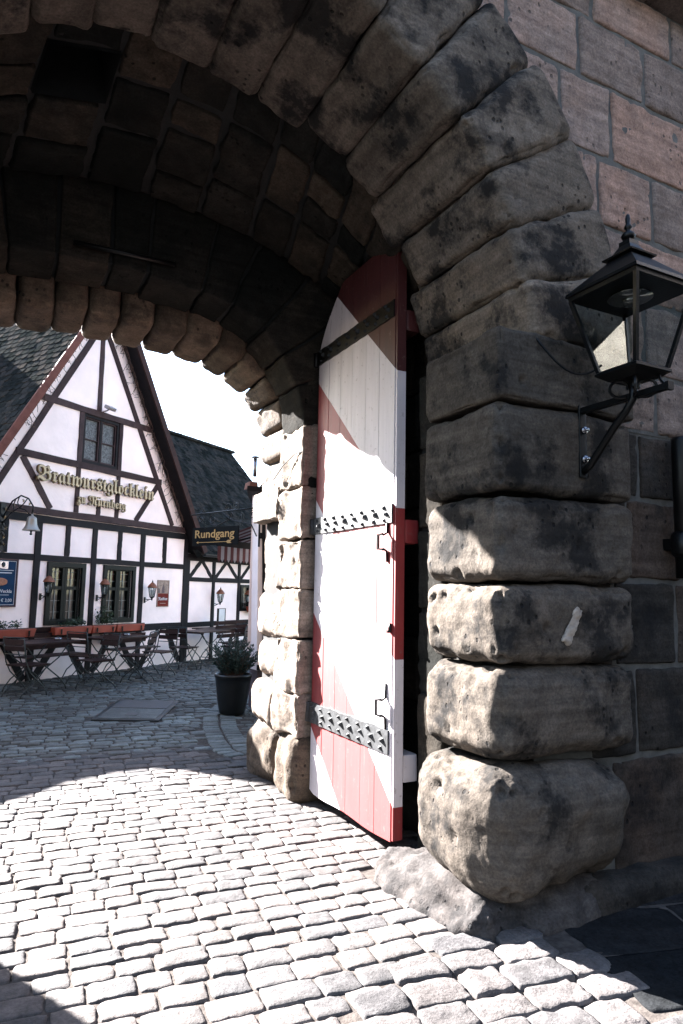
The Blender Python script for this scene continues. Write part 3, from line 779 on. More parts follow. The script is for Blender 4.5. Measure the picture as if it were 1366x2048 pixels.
sett_field(mb, 6.2, 13.5, (-2, 7), .11, (.13, .2), gf, .0, keep_r, R(-20), 17, gap=.007, zj=.008)
struct(mb.build('courtyard_setts', M['cobble2']))
mb = MB(); yy = 6.62; 
U = None
pts = []
while yy < 10.4:
    x = arc_x(yy); dx = (arc_x(yy+.02)-arc_x(yy-.02))/.04; L = math.hypot(dx, 1); t = np.array([dx/L, 1/L]); nrm = np.array([t[1], -t[0]])
    hw = .068*RNG.uniform(.9, 1.05)
    for k in range(2):
        c = np.array([x, yy])+nrm*(.11+k*.215)+t*(.03*k)
        P, F = block((.098, hw-.007, .05), (6, 5, 3), .02, .004, 10, 2000+len(pts)); pts.append(1)
        Q = np.stack([c[0]+nrm[0]*P[:, 0]+t[0]*P[:, 1], c[1]+nrm[1]*P[:, 0]+t[1]*P[:, 1], P[:, 2]-.05+RNG.normal(0, .003)], 1)
        mb.add(Q, F, RNG.uniform(.45, 1), True)
    yy += 2*hw/L
struct(mb.build('sett_border', M['cobble2']))
HT = thing('hatch_cover', 'flat rectangular metal drain hatch set in the courtyard cobbles', 'hatch', (1.9, 9.5, 0))
c = HATCH.mean(0)
mb = MB()
for sc, z0, z1 in ((1.0, -.05, .004),):
    q = c+(HATCH-c)*sc; mb.add([(*p, z0) for p in q]+[(*p, z1) for p in q], [(3, 2, 1, 0), (4, 5, 6, 7)]+[(i, (i+1) % 4, 4+(i+1) % 4, 4+i) for i in range(4)])
mb.build('rim', M['zinc'], HT)
def hq(a0, a1, b0, b1, z0, z1):
    f = lambda a, b: (1-b)*((1-a)*HATCH[0]+a*HATCH[1])+b*((1-a)*HATCH[3]+a*HATCH[2])
    q = [f(a0, b0), f(a1, b0), f(a1, b1), f(a0, b1)]
    mb = MB(); mb.add([(*p, z0) for p in q]+[(*p, z1) for p in q], [(3, 2, 1, 0), (4, 5, 6, 7)]+[(i, (i+1) % 4, 4+(i+1) % 4, 4+i) for i in range(4)]); return mb
hq(.07, .93, .04, .52, -.02, .010).build('plate', M['cobble2'], HT)
hq(.07, .93, .55, .96, -.02, .009).build('plate', M['hatch'], HT)
hq(.42, .6, .18, .30, -.01, .014).build('grip', M['hatch'], HT)

# ================================================================== TIMBER HOUSE
O = np.array([4.01, 15.39, 0.0]); D = np.array([.81, .588, 0.0]); D /= np.linalg.norm(D); N = np.array([D[1], -D[0], 0])
def FM(P):      # (u, dist toward camera, z) -> world
    P = np.asarray(P, float); return O+P[:, :1]*D+P[:, 1:2]*N+P[:, 2:3]*np.array([0, 0, 1.])
def FP(u, d, z): return FM(np.array([(u, d, z)]))[0]
FROT = math.atan2(D[1], D[0])
TH = thing('timber_house', 'white plastered half timbered inn with steep gable, gilt lettering and dark beams', 'house', tuple(FP(-2.9, 0, 0)))
ph = MB()
gw = (-3.22, -2.30, 3.94, 4.90); w1 = (-3.74, -3.05, .95, 1.99); w2 = (-2.43, -1.74, .95, 1.99)
UL, UR, UC, SL = -5.62, -.02, -2.9, 1.66
ZE = 2.75
def gz(u): return ZE+.05+SL*(2.82-abs(u-UC))
b0, b1 = 0.0, -.25
for poly in ([(UL, -.05), (w1[0], -.05), (w1[0], ZE), (UL, ZE)], [(w1[1], -.05), (w2[0], -.05), (w2[0], ZE), (w1[1], ZE)], [(w2[1], -.05), (UR, -.05), (UR, ZE), (w2[1], ZE)],
             [(w1[0], -.05), (w1[1], -.05), (w1[1], w1[2]), (w1[0], w1[2])], [(w1[0], w1[3]), (w1[1], w1[3]), (w1[1], ZE), (w1[0], ZE)],
             [(w2[0], -.05), (w2[1], -.05), (w2[1], w2[2]), (w2[0], w2[2])], [(w2[0], w2[3]), (w2[1], w2[3]), (w2[1], ZE), (w2[0], ZE)],
             [(UL, ZE), (gw[0], ZE), (gw[0], gz(gw[0])), (UL, gz(UL))], [(gw[1], ZE), (UR, ZE), (UR, gz(UR)), (gw[1], gz(gw[1]))],
             [(gw[0], ZE), (gw[1], ZE), (gw[1], gw[2]), (gw[0], gw[2])], [(gw[0], gw[3]), (gw[1], gw[3]), (gw[1], gz(gw[1])), (UC, gz(UC)), (gw[0], gz(gw[0]))]):
    ph.prism(poly, b1, b0, FM)
ph.box((UL, -6.2, -.05), (UL+.2, -.2501, ZE), M=FM); ph.box((UR-.2, -6.2, -.05), (UR, -.2501, ZE), M=FM); ph.prism([(UL, -.05), (UR, -.05), (UR, gz(UR)), (UC, gz(UC)), (UL, gz(UL))], -6.3, -6.2, FM)
ph.build('plaster_wall', M['plaster'], TH)
mb = MB(); mb.box((UL+.25, -1.6, -.04), (UR-.25, -1.5, 6), M=FM); mb.build('dark_room', M['room'], TH)
cnt = [0]
def beam(a, b, wd, d, mat='timber', parent=TH, d0=-.03, name='timber_beam'):
    a = np.array(a, float); b = np.array(b, float); t = (b-a)/np.linalg.norm(b-a); nn = np.array([-t[1], t[0]])*wd/2
    cnt[0] += 1; d = d+(cnt[0] % 7)*.0007
    m = 9; rg = np.random.default_rng(cnt[0])
    L = np.linspace(0, 1, m); e1 = rg.normal(0, .004, m); e2 = rg.normal(0, .004, m)
    P = []
    for i, s in enumerate(L):
        c = a+(b-a)*s
        p1 = c+nn*(1+e1[i]/wd*2); p2 = c-nn*(1+e2[i]/wd*2)
        P += [(p1[0], d0, p1[1]), (p2[0], d0, p2[1]), (p2[0], d, p2[1]), (p1[0], d, p1[1])]
    F = []
    for i in range(m-1):
        for e in range(4): F.append((4*i+e, 4*i+(e+1) % 4, 4*i+4+(e+1) % 4, 4*i+4+e))
    F += [(3, 2, 1, 0), tuple(4*(m-1)+k for k in range(4))]
    mb = MB(); mb.add(FM(np.array(P)), F, rg.uniform(0, 1)); return mb.build(name, M[mat], parent)
# rails
beam((UL, 2.775), (UR+.02, 2.775), .13, .035); beam((UL, 2.915), (UR+.02, 2.915), .12, .06, 'gtimber')
beam((UL, 2.10), (UR, 2.10), .11, .020); beam((UL, .80), (UR, .80), .14, .018)
for u in (-5.35, -4.05, -2.77, -1.47, -.09): beam((u, -.04), (u, 2.71), .115, .026)
for u in (-4.70, -3.41, -2.12, -.80): beam((u, 2.155), (u, 2.71), .10, .022)
for u in (-5.35, -4.05, -2.77, -1.47):
    beam((u+.10, .02), (u+.60, .73), .13, .012); beam((u-.10, .02), (u-.60, .73), .13, .013)
beam((-.17, .02), (-.62, .73), .13, .012)
# gable timbers
beam((-4.35, 4.95), (-1.42, 4.95), .12, .032, 'gtimber')
beam((-4.62, 3.88), (-1.02, 3.88), .12, .032, 'gtimber')
beam((-5.10, 2.98), (-2.98, 6.62), .11, .024, 'gtimber'); beam((-.60, 2.98), (-2.76, 6.62), .11, .024, 'gtimber')
beam((-2.85, 5.02), (-2.87, 6.75), .10, .021, 'gtimber')
beam((-4.48, 3.82), (-3.84, 2.98), .115, .018, 'gtimber'); beam((-1.10, 3.82), (-1.72, 2.98), .115, .018, 'gtimber')
for u in (-3.265, -2.255): beam((u, 2.98), (u, 4.89), .09, .022, 'gtimber')
beam((-2.73, 2.98), (-2.73, 3.16), .09, .02, 'gtimber')
# gable window
def wbox(mb, u0, u1, z0, z1, d0, d1, tint=.5): mb.box((u0, d0, z0), (u1, d1, z1), tint, FM)
def framebox(mb, u0, u1, z0, z1, t, d0, d1):
    wbox(mb, u0, u0+t, z0, z1, d0, d1); wbox(mb, u1-t, u1, z0, z1, d0, d1); wbox(mb, u0+t, u1-t, z0, z0+t, d0, d1); wbox(mb, u0+t, u1-t, z1-t, z1, d0, d1)
M['obscure'] = plain('obscured_glass', (0.0924, 0.09475, 0.09702), .5, var=.7, vscale=30, bstr=.9, bscale=60, spec=.25)
mb = MB(); framebox(mb, -3.218, -2.302, 3.942, 4.886, .055, -.12, .006); wbox(mb, -2.785, -2.735, 3.99, 4.83, -.10, -.01)
wf = mb.build('gable_window', M['timber'], TH)
for u0, u1 in ((-3.16, -2.787), (-2.733, -2.36)):
    mb = MB(); framebox(mb, u0, u1, 4.0, 4.83, .026, -.098, -.02); wbox(mb, u0+.03, u1-.03, 4.40, 4.42, -.09, -.03); mb.build('sash', M['gtimber'], wf)
    mb = MB(); wbox(mb, u0+.02, u1-.02, 4.01, 4.82, -.075, -.065); mb.build('pane', M['obscure'], wf)
# ground floor windows
for (u0, u1, z0, z1) in (w1, w2):
    mb = MB(); framebox(mb, u0-.08, u1+.09, z0-.03, z1+.05, .085, -.02, .04); wbox(mb, u1+.0, u1+.10, z0, z1, -.02, .022)
    wf = mb.build('window', M['frame'], TH)
    mid = (u0+u1)/2
    for a, b in ((u0+.005, mid-.002), (mid+.002, u1-.005)):
        mb = MB(); framebox(mb, a, b, z0+.02, z1-.0, .055, -.09, -.015); wbox(mb, a+.05, b-.05, z0+.60, z0+.66, -.085, -.02); mb.build('casement', M['frame'], wf)
        mb = MB(); c = (a+b)/2
        wbox(mb, c-.005, c+.005, z0+.07, z1-.05, -.066, -.056)
        for zz in (.2, .4, .78, .92): wbox(mb, a+.05, b-.05, z0+zz-.004, z0+zz+.004, -.0655, -.0565)
        mb.build('leading', M['lead'], wf)
        mb = MB(); mb.add(FM(np.array([(a+.03, -.07, z0+.05), (b-.03, -.07, z0+.05), (b-.03, -.07, z1-.03), (a+.03, -.07, z1-.03)])), [(0, 1, 2, 3)]); mb.build('pane', M['glass'], wf)
        mb = MB(); n = 14; P = []
        for i in range(n+1):
            u = a+.05+(b-a-.1)*i/n*.8
            P += [(u, -.22+.02*math.sin(i*1.9), z0+.05), (u, -.22+.02*math.sin(i*1.9+.4), z0+.62)]
        mb.add(FM(np.array(P)), [(2*i, 2*i+2, 2*i+3, 2*i+1) for i in range(n)], .5, True); mb.build('curtain', M['curtain'], wf)
        mb = MB(); P = []
        for i in range(n+1):
            u = a+.03+(b-a-.06)*i/n; P += [(u, -.2+.02*math.sin(i*1.9), z1-.05), (u, -.2+.02*math.sin(i*1.9), z1-.24-.02*math.sin(i*.9))]
        mb.add(FM(np.array(P)), [(2*i, 2*i+2, 2*i+3, 2*i+1) for i in range(n)], .5, True); mb.build('valance', M['curtain'] if a < mid-.1 else M['redcurtain'], wf)
# roof
def roof_slab(name, p00, p10, p01, p11, mat, parent, tw=.17, th_=.15, thick=.018, seed=1, under=True, und=None):
    """tiled slope; p00 eave start, p10 eave end, p01 ridge start, p11 ridge end"""
    p00, p10, p01, p11 = [np.array(p, float) for p in (p00, p10, p01, p11)]
    ex = (p10-p00); W = np.linalg.norm(ex); up = (p01-p00); H = np.linalg.norm(up)
    nr = np.cross(ex/W, up/H); nr /= np.linalg.norm(nr)
    if nr[2] < 0: nr = -nr
    rg = np.random.default_rng(seed); rows = int(H/th_); V = []; F = []; T = []
    for r in range(rows+1):
        f0 = r*th_/H; f1 = min(1, (r+1.25)*th_/H)
        a0 = p00+up*f0; b0 = p10+(p11-p10)*f0; a1 = p00+up*f1; b1 = p10+(p11-p10)*f1
        w0 = np.linalg.norm(b0-a0); cols = max(1, int(W/tw)); off = .5 if r % 2 else 0
        for c in range(-1, cols+1):
            s0 = max(0, (c+off)/cols); s1 = min(1, (c+1+off)/cols)
            if s1-s0 < .01: continue
            lift = nr*(thick+rg.normal(0, .004)); l2 = nr*(.004+rg.normal(0, .002)); g = .012/ max(w0, .3)
            s0g, s1g = s0+g, s1-g
            A = a0+(b0-a0)*s0g; B = a0+(b0-a0)*s1g; C = a1+(b1-a1)*s1g; Dd = a1+(b1-a1)*s0g
            sag = -up/H*.012*0
            mid = (A+B)/2-up/H*(.022+rg.uniform(0, .008))
            k = len(V); V += [A+lift, mid+lift, B+lift, C+l2, Dd+l2, A+nr*.001, mid+nr*.001, B+nr*.001]
            F += [(k, k+1, k+2, k+3, k+4), (k+5, k+6, k+1, k), (k+6, k+7, k+2, k+1)]
            T += [rg.uniform(0, 1)]*8
    mb = MB(); mb.add(V, F, np.array(T))
    q = [p00, p10, p11, p01]; d = -nr*.11
    mb.add([p for p in q]+[p+d for p in q], [(0, 1, 2, 3), (7, 6, 5, 4)]+[(i, 4+i, 4+(i+1) % 4, (i+1) % 4) for i in range(4)], .3)
    return mb.build(name, mat, parent)
AP = gz(UC)+.16; ov = .34
def eave(u_half): return None
for sgn in (-1, 1):
    hw = 2.82+.30; ze = AP-SL*hw
    rf = roof_slab('roof', FP(UC+sgn*hw, ov, ze), FP(UC+sgn*hw, -6.4, ze), FP(UC, ov, AP), FP(UC, -6.4, AP), M['tile'], TH, seed=20+sgn)
    # verge board under the tiles
    t = np.array([sgn*hw, ze-AP]); t /= np.linalg.norm(t); nn = np.array([t[1]*sgn, -t[0]*sgn])
    if nn[1] > 0: nn = -nn
    a = np.array([UC, AP]); b = np.array([UC+sgn*hw, ze])
    mb = MB(); mb.prism([tuple(a+nn*.125), tuple(a-nn*.012), tuple(b-nn*.012), tuple(b+nn*.125)][::sgn], ov+.002, ov+.035, FM); mb.build('verge_board', M['verge'] if sgn < 0 else M['vergeshade'], TH)
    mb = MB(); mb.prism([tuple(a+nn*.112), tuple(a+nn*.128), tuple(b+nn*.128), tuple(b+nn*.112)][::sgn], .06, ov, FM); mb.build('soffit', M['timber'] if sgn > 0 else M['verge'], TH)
# wing
WE = 2.42
mb = MB(); 
ww = (2.14, 2.84, 1.12, 1.70)
for poly in ([(.0, -.05), (ww[0], -.05), (ww[0], WE), (0, WE)], [(ww[1], -.05), (6.2, -.05), (6.2, WE), (ww[1], WE)], [(ww[0], -.05), (ww[1], -.05), (ww[1], ww[2]), (ww[0], ww[2])], [(ww[0], ww[3]), (ww[1], ww[3]), (ww[1], WE), (ww[0], WE)]):
    mb.prism(poly, -.30, -.03, FM)
mb.box((6.0, -5, -.05), (6.2, -.31, WE), M=FM); mb.build('wing_wall', M['plaster'], TH)
mb = MB(); mb.box((.05, -1.4, -.04), (6, -1.3, 2.4), M=FM); mb.build('dark_room', M['room'], TH)
beam((0, 2.33), (6.2, 2.33), .16, .0, d0=-.05); beam((0, 1.83), (6.2, 1.83), .10, -.008, d0=-.05); beam((0, .80), (6.2, .80), .11, -.006, d0=-.05)
for u in (.05, 1.0, 2.05, 3.05, 4.1): beam((u, -.04), (u, 2.26), .10, -.002, d0=-.05)
for u0, u1 in ((.10, .52), (.95, .55), (1.05, 1.5), (2.0, 1.54), (2.1, 2.55), (3.0, 2.6)): beam((u0, 1.86), (u1, 2.27), .085, -.012, d0=-.05)
beam((2.0, .74), (1.55, .02), .10, -.012, d0=-.05); beam((2.10, .05), (2.75, .74), .10, -.012, d0=-.05)
mb = MB(); framebox(mb, ww[0]-.02, ww[1]+.02, ww[2]-.04, ww[3]+.04, .07, -.06, .01); wbox(mb, 2.46, 2.52, 1.15, 1.68, -.06, .0); wf = mb.build('window', M['frame'], TH)
mb = MB(); mb.add(FM(np.array([(ww[0], -.05, ww[2]), (ww[1], -.05, ww[2]), (ww[1], -.05, ww[3]), (ww[0], -.05, ww[3])])), [(0, 1, 2, 3)]); mb.build('pane', M['glass'], wf)
mb = MB()
for zz in (1.30, 1.5): wbox(mb, ww[0]+.05, ww[1]-.05, zz, zz+.008, -.046, -.036)
for uu in (2.3, 2.66): wbox(mb, uu, uu+.008, 1.14, 1.68, -.045, -.037)
mb.build('leading', M['lead'], wf)
roof_slab('wing_roof', FP(.05, .32, 2.38), FP(5.4, .32, 2.38), FP(.05, -2.5, 5.85), FP(4.9, -2.5, 5.85), M['tile'], TH, seed=44)
mb = MB(); mb.prism([(0, 2.3), (5.35, 2.3), (4.9, 5.75), (0, 5.75)], -2.75, -2.6, FM); mb.build('wing_back', M['plaster'], TH)
mb = MB()
n = 10
P = []
for u in (.12, 5.4):
    for k in range(n+1):
        an = math.pi*k/n; P.append((u, .36+.06*math.cos(an), 2.40-.06*math.sin(an)))
mb.add(FM(np.array(P)), [(k, k+1, n+2+k, n+1+k) for k in range(n)], .5, True); mb.build('gutter', M['zinc'], TH)
# ridge tiles
mb = MB()
for i in range(16):
    P, F = block((.17, .09, .05), (4, 6, 3), .045, .004, 8, 60+i); mb.add(FM(P+np.array([.2+i*.31, -2.5, 5.89])), F, RNG.uniform(0, 1), True)
mb.build('ridge_tiles', M['tile'], TH)
# lettering
def text_mesh(body, size, ext, bev=0.0):
    cu = bpy.data.curves.new('t', 'FONT'); cu.body = body; cu.size = size; cu.extrude = ext; cu.offset = bev
    cu.align_x = 'CENTER'; cu.resolution_u = 3
    ob = bpy.data.objects.new('t', cu); COL.objects.link(ob)
    dg = bpy.context.evaluated_depsgraph_get(); me = bpy.data.meshes.new_from_object(ob.evaluated_get(dg))
    V = np.array([v.co[:] for v in me.vertices]).reshape(-1, 3); F = [tuple(p.vertices) for p in me.polygons]
    bpy.data.objects.remove(ob); bpy.data.curves.remove(cu); bpy.data.meshes.remove(me)
    return V, F
def frak(s):
    o = ''
    for ch in s:
        if 'a' <= ch <= 'z': o += chr(0x1D586+ord(ch)-97)
        elif 'A' <= ch <= 'Z': o += chr(0x1D56C+ord(ch)-65)
        elif ch in 'öü': o += chr(0x1D586+ord({'ö': 'o', 'ü': 'u'}[ch])-97)
        else: o += ch
    return o
def facade_text(body, ucen, zbase, width, ext, d, mat, parent, name, stretch=1.0, back=None):
    V, F = text_mesh(body, 1.0, .02)
    wd = V[:, 0].max()-V[:, 0].min(); k = width/wd
    V = V.copy(); V[:, 0] = (V[:, 0]-(V[:, 0].max()+V[:, 0].min())/2)*k; V[:, 1] *= k*stretch
    V[:, 2] = V[:, 2]/.02*ext
    mb = MB(); mb.add(FM(np.stack([ucen+V[:, 0], d+V[:, 2], zbase+V[:, 1]], 1)), F)
    return mb, V, k
def sign_letters(s, ucen, zb, width, label, umls):
    root = thing('sign_lettering', label, 'lettering', tuple(FP(ucen, .05, zb)))
    body = frak(s)
    mb, V, k = facade_text(body, ucen, zb, width, .022, .075, M['gold'], root, 'letters', 1.0)
    mb2 = MB()
    A = V.copy()
    for t in umls:
        for dx in (-.022, .022):
            c = (ucen-width/2+t*width+dx, zb+k*.66)
            mb.box((c[0]-.013, .055, c[1]-.013), (c[0]+.013, .097, c[1]+.016), M=FM)
    mb.build('letters', M['gold'], root)
    V2, F2 = text_mesh(body, 1.0, .02, .018)
    wd = V2[:, 0].max()-V2[:, 0].min(); kk = (width+.03)/wd
    V2[:, 0] = (V2[:, 0]-(V2[:, 0].max()+V2[:, 0].min())/2)*kk; V2[:, 1] = V2[:, 1]*k; V2[:, 2] = V2[:, 2]/.02*.012
    mb2.add(FM(np.stack([ucen+V2[:, 0], .06+V2[:, 2], zb+V2[:, 1]], 1)), F2); mb2.build('letter_backing', M['goldedge'], root)
sign_letters('Bratwurstglöcklein', -2.755, 3.45, 2.92, 'larger upper line of gilt blackletter letters across the gable', (.615,))
sign_letters('zu Nürnberg', -2.70, 3.15, 1.22, 'smaller lower line of gilt blackletter letters above the gable sill', (.42,))
# floodlight
FL = thing('floodlight', 'small grey floodlight on the gable timber above the attic window', 'floodlight', tuple(FP(-2.76, .05, 5.05)))
mb = MB(); P, F = block((.10, .07, .035), (6, 6, 4), .015, 0)
a = R(-28); P = np.stack([P[:, 0], P[:, 1]*math.cos(a)-P[:, 2]*math.sin(a), P[:, 1]*math.sin(a)+P[:, 2]*math.cos(a)], 1)
mb.add(FM(P+np.array([-2.76, .20, 5.07])), F); mb.build('housing', M['steel'], FL)
mb = MB(); mb.tube([FP(-2.76, .02, 5.02), FP(-2.76, .12, 5.03), FP(-2.76, .18, 5.06)], .014, 6); mb.build('bracket', M['steel'], FL)
# dry vines hanging under the verges
for sgn, lab in ((-1, 'dry bare vine twigs hanging below the left gable verge'), (1, 'dry bare vine twigs hanging below the right gable verge')):
    rg = random.Random(70+sgn); mb = MB()
    pts = []
    for i in range(40):
        t = .12+.72*i/39; u = UC+sgn*(3.12*t-.10); z = AP-SL*3.12*t-.09
        pts.append(FP(u+rg.uniform(-.02, .02), .09+rg.uniform(-.02, .03), z))
    mb.tube(pts, .007, 4)
    for i in range(150):
        t = rg.uniform(.1, .86); u = UC+sgn*(3.12*t-.10); z = AP-SL*3.12*t-.10; L = rg.uniform(.06, .36); d = rg.uniform(.05, .12)
        q = [FP(u, d, z)]; uu, zz = u, z; dr = rg.uniform(-.5, .5)
        for k in range(5):
            dr += rg.uniform(-.6, .6); uu += L/5*math.sin(dr); zz -= L/5*abs(math.cos(dr)); q.append(FP(uu, d+rg.uniform(-.01, .01), zz))
            if rg.random() < .35:
                s = rg.choice((-1, 1)); mb.tube([q[-1], FP(uu+s*rg.uniform(.02, .07), d, zz-rg.uniform(.01, .05))], .003, 3)
        mb.tube(q, .0055, 3)
    tag(mb.build('dry_vine', M['twig']), lab, 'vine', 'dry vines on the gable')

# wall lamps with copper hoods
def make_lamp():
    r = thing('copper_lantern', 'x', 'lantern', (0, 0, 0), 'copper hooded lanterns on the inn wall')
    mb = MB(); mb.lathe([(.105, 0), (.10, .012), (.078, .05), (.045, .085), (.02, .105), (.012, .11)], (0, 0, .1), 12); mb.build('hood', M['copper'], r)
    mb = MB(); mb.lathe([(.012, 0), (.016, .012), (.008, .03), (.003, .055)], (0, 0, .208), 8); mb.build('finial', M['iron'], r)
    mb = MB()
    for k in range(6):
        an = k*math.pi/3; c, s = math.cos(an), math.sin(an); mb.tube([(.048*c, .048*s, -.09), (.082*c, .082*s, .1)], .0065, 4)
    mb.lathe([(.082, .092), (.086, .1)], (0, 0, 0), 12); mb.lathe([(.008, -.165), (.018, -.14), (.02, -.12), (.05, -.1), (.05, -.088)], (0, 0, 0), 12); mb.build('cage', M['iron'], r)
    mb = MB(); mb.lathe([(.044, -.088), (.078, .095)], (0, 0, 0), 6); mb.build('glass', M['lglass'], r)
    mb = MB(); mb.lathe([(.012, -.085), (.014, -.02), (.02, .0), (.02, .035), (.008, .05)], (0, 0, 0), 8); mb.build('bulb', M['white'], r)
    mb = MB(); mb.tube([(0, .19, -.135), (0, .10, -.15), (0, .0, -.135)], .009, 6); mb.tube([(0, .19, -.19), (0, .14, -.18), (0, .07, -.15)], .007, 6); mb.box((-.02, .185, -.22), (.02, .20, -.10)); mb.build('bracket', M['iron'], r)
    return r
lamp = make_lamp()
lamps = [(-3.92, .20, 1.58, 'copper hooded lantern just left of the window behind the first planter trough'), (-2.63, .20, 1.56, 'copper hooded lantern between the two ground floor windows'), (-1.33, .20, 1.52, 'copper hooded lantern right of both windows, beside the red beer poster'),
         (1.02, .19, 1.41, 'copper hooded lantern on the lower wing between two white panels'), (2.18, .19, 1.40, 'copper hooded lantern in front of the dark wing window')]
for i, (u, d, z, lab) in enumerate(lamps):
    loc = tuple(FP(u, d, z))
    if i == 0: lamp.location = loc; lamp.rotation_euler = (0, 0, FROT); lamp['label'] = lab
    else: dup(lamp, loc, FROT, lab)

# posters
PB = thing('menu_board', 'blue snack price board in a maroon frame at the left edge of the wall', 'sign', tuple(FP(-4.72, .03, 1.65)))
mb = MB(); framebox(mb, -5.10, -4.42, 1.25, 2.045, .022, -.005, .035); mb.build('frame', M['maroon'], PB)
mb = MB(); wbox(mb, -5.08, -4.44, 1.27, 2.025, -.004, .022); mb.build('panel', M['navy'], PB)
mb = MB(); framebox(mb, -5.065, -4.455, 1.285, 2.010, .006, .0225, .0245)
for z, u1, h in ((1.85, -4.50, .010), (1.805, -4.53, .016)): wbox(mb, -5.0, u1, z, z+h, .0225, .0245)
wbox(mb, -5.0, -4.56, 1.445, 1.452, .0225, .0245)
mb.build('printed_line', M['white'], PB)
mb = MB(); wbox(mb, -4.80, -4.61, 1.88, 2.0, .0225, .0255); mb.build('crest_panel', M['steel'], PB)
mb = MB(); mb.lathe([(.0, 0), (.032, .002), (.036, .004), (0.0, .008)], (0, 0, 0), 12)
v = np.concatenate(mb.v); mb.v = [FM(np.stack([-4.70+v[:, 0], .0262+v[:, 2]*.4, 1.945+v[:, 1]*1.2], 1))]; mb.build('crest', M['zinc'], PB)
mb = MB(); P, F = block((.13, .015, .065), (12, 4, 8), .014, .004, 9, 4); P[:, 2] *= np.sqrt(np.clip(1-(P[:, 0]/.14)**2, .05, 1)); mb.add(FM(P+np.array([-4.74, .024, 1.665])), F, .5, True); mb.build('bread_picture', M['bread'], PB)
def small_text(body, ucen, zb, width, mat, parent, d=.0245, maxh=None, fr=False):
    mb, V, k = facade_text(frak(body) if fr else body, ucen, zb, width, .002, d, M[mat], parent, 'text')
    o = mb.build('text', M[mat], parent); return o
small_text('Weckla', -4.635, 1.485, .25, 'white', PB); small_text('€ 3,00', -4.60, 1.335, .2, 'white', PB)
PO = thing('beer_poster', 'narrow red beer poster in a pale frame right of the third lantern', 'poster', tuple(FP(-.785, .02, 1.5)))
mb = MB(); framebox(mb, -.965, -.60, 1.215, 1.785, .014, -.004, .02); mb.build('frame', M['postertan'], PO)
mb = MB(); wbox(mb, -.952, -.612, 1.228, 1.772, -.003, .012); mb.build('panel', M['poster'], PO)
mb = MB(); mb.prism([(-.945, 1.50), (-.62, 1.50), (-.62, 1.765), (-.945, 1.765)], .0125, .0145, FM); mb.build('picture', M['postertan'], PO)
mb = MB(); mb.prism([(-.83, 1.51), (-.74, 1.51), (-.745, 1.62), (-.76, 1.68), (-.775, 1.73), (-.79, 1.68), (-.82, 1.62)], .0147, .016, FM); mb.prism([(-.945, 1.51), (-.89, 1.51), (-.90, 1.6), (-.945, 1.62)], .0147, .016, FM); mb.build('tower_picture', M['plinth'], PO)
small_text('Rotbier', -.785, 1.355, .29, 'white', PO, .0135, fr=True)
mb = MB(); wbox(mb, -.87, -.69, 1.282, 1.296, .0125, .0145); mb.build('printed_line', M['postertan'], PO)

# flower troughs
def leaf_clump(mb, c, rad, n, rg, size=.03, up=.5):
    for _ in range(n):
        p = np.array(c)+np.array([rg.gauss(0, 1)*rad[0], rg.gauss(0, 1)*rad[1], abs(rg.gauss(0, 1))*rad[2]])
        a = np.array([rg.uniform(-1, 1), rg.uniform(-1, 1), rg.uniform(-.4, 1)]); a /= np.linalg.norm(a)
        b = np.cross(a, [rg.uniform(-1, 1), rg.uniform(-1, 1), rg.uniform(-1, 1)]); b /= max(np.linalg.norm(b), 1e-6)
        s = size*rg.uniform(.6, 1.4)
        mb.add([p-a*s, p+b*s*.45, p+a*s, p-b*s*.45], [(0, 1, 2, 3)], rg.random())
troughs = [(-5.1, -4.16, 'orange plastic flower trough left of the first wall post', 1), (-3.76, -2.93, 'orange flower trough under the left ground floor window', 1),
           (-2.90, -2.33, 'short orange flower trough between the two windows holding an upright plant', 2), (-2.29, -1.55, 'orange flower trough under the right ground floor window, almost bare', 0), (2.28, 2.92, 'orange flower trough under the lower wing window', 1)]
for i, (u0, u1, lab, pl) in enumerate(troughs):
    dz = .30 if i == 4 else 0.0
    t = thing('flower_trough', lab, 'planter', tuple(FP((u0+u1)/2, .16, .74+dz)), 'orange flower troughs on the inn wall')
    P, F = block(((u1-u0)/2, .085, .07), (12, 6, 6), .012, 0)
    P[:, 0] *= 1+.03*(P[:, 2]/.07); P[:, 1] *= 1+.12*(P[:, 2]/.07)
    mb = MB(); mb.add(FM(P+np.array([(u0+u1)/2, .16, .825+dz])), F); mb.build('trough', M['box'], t)
    for q in (.15, .85):
        mb = MB(); u = u0+(u1-u0)*q; wbox(mb, u-.014, u+.014, .77+dz, .86+dz, .262, .272); mb.build('clip', M['frame'], t)
    mb = MB(); wbox(mb, u0+.02, u1-.02, .88+dz, .9+dz, .09, .23); mb.build('soil', M['soil'], t)
    if pl:
        rg = random.Random(400+i); mb = MB()
        for _ in range(9 if pl == 1 else 4):
            u = rg.uniform(u0+.06, u1-.06); c = FP(u, .17, .92+dz)
            leaf_clump(mb, c, (.05, .04, .05), 30, rg, .024)
        if pl == 2: leaf_clump(mb, FP((u0+u1)/2+.05, .17, .95), (.09, .07, .14), 170, rg, .03)
        mb.build('foliage', M['leaf'], t)

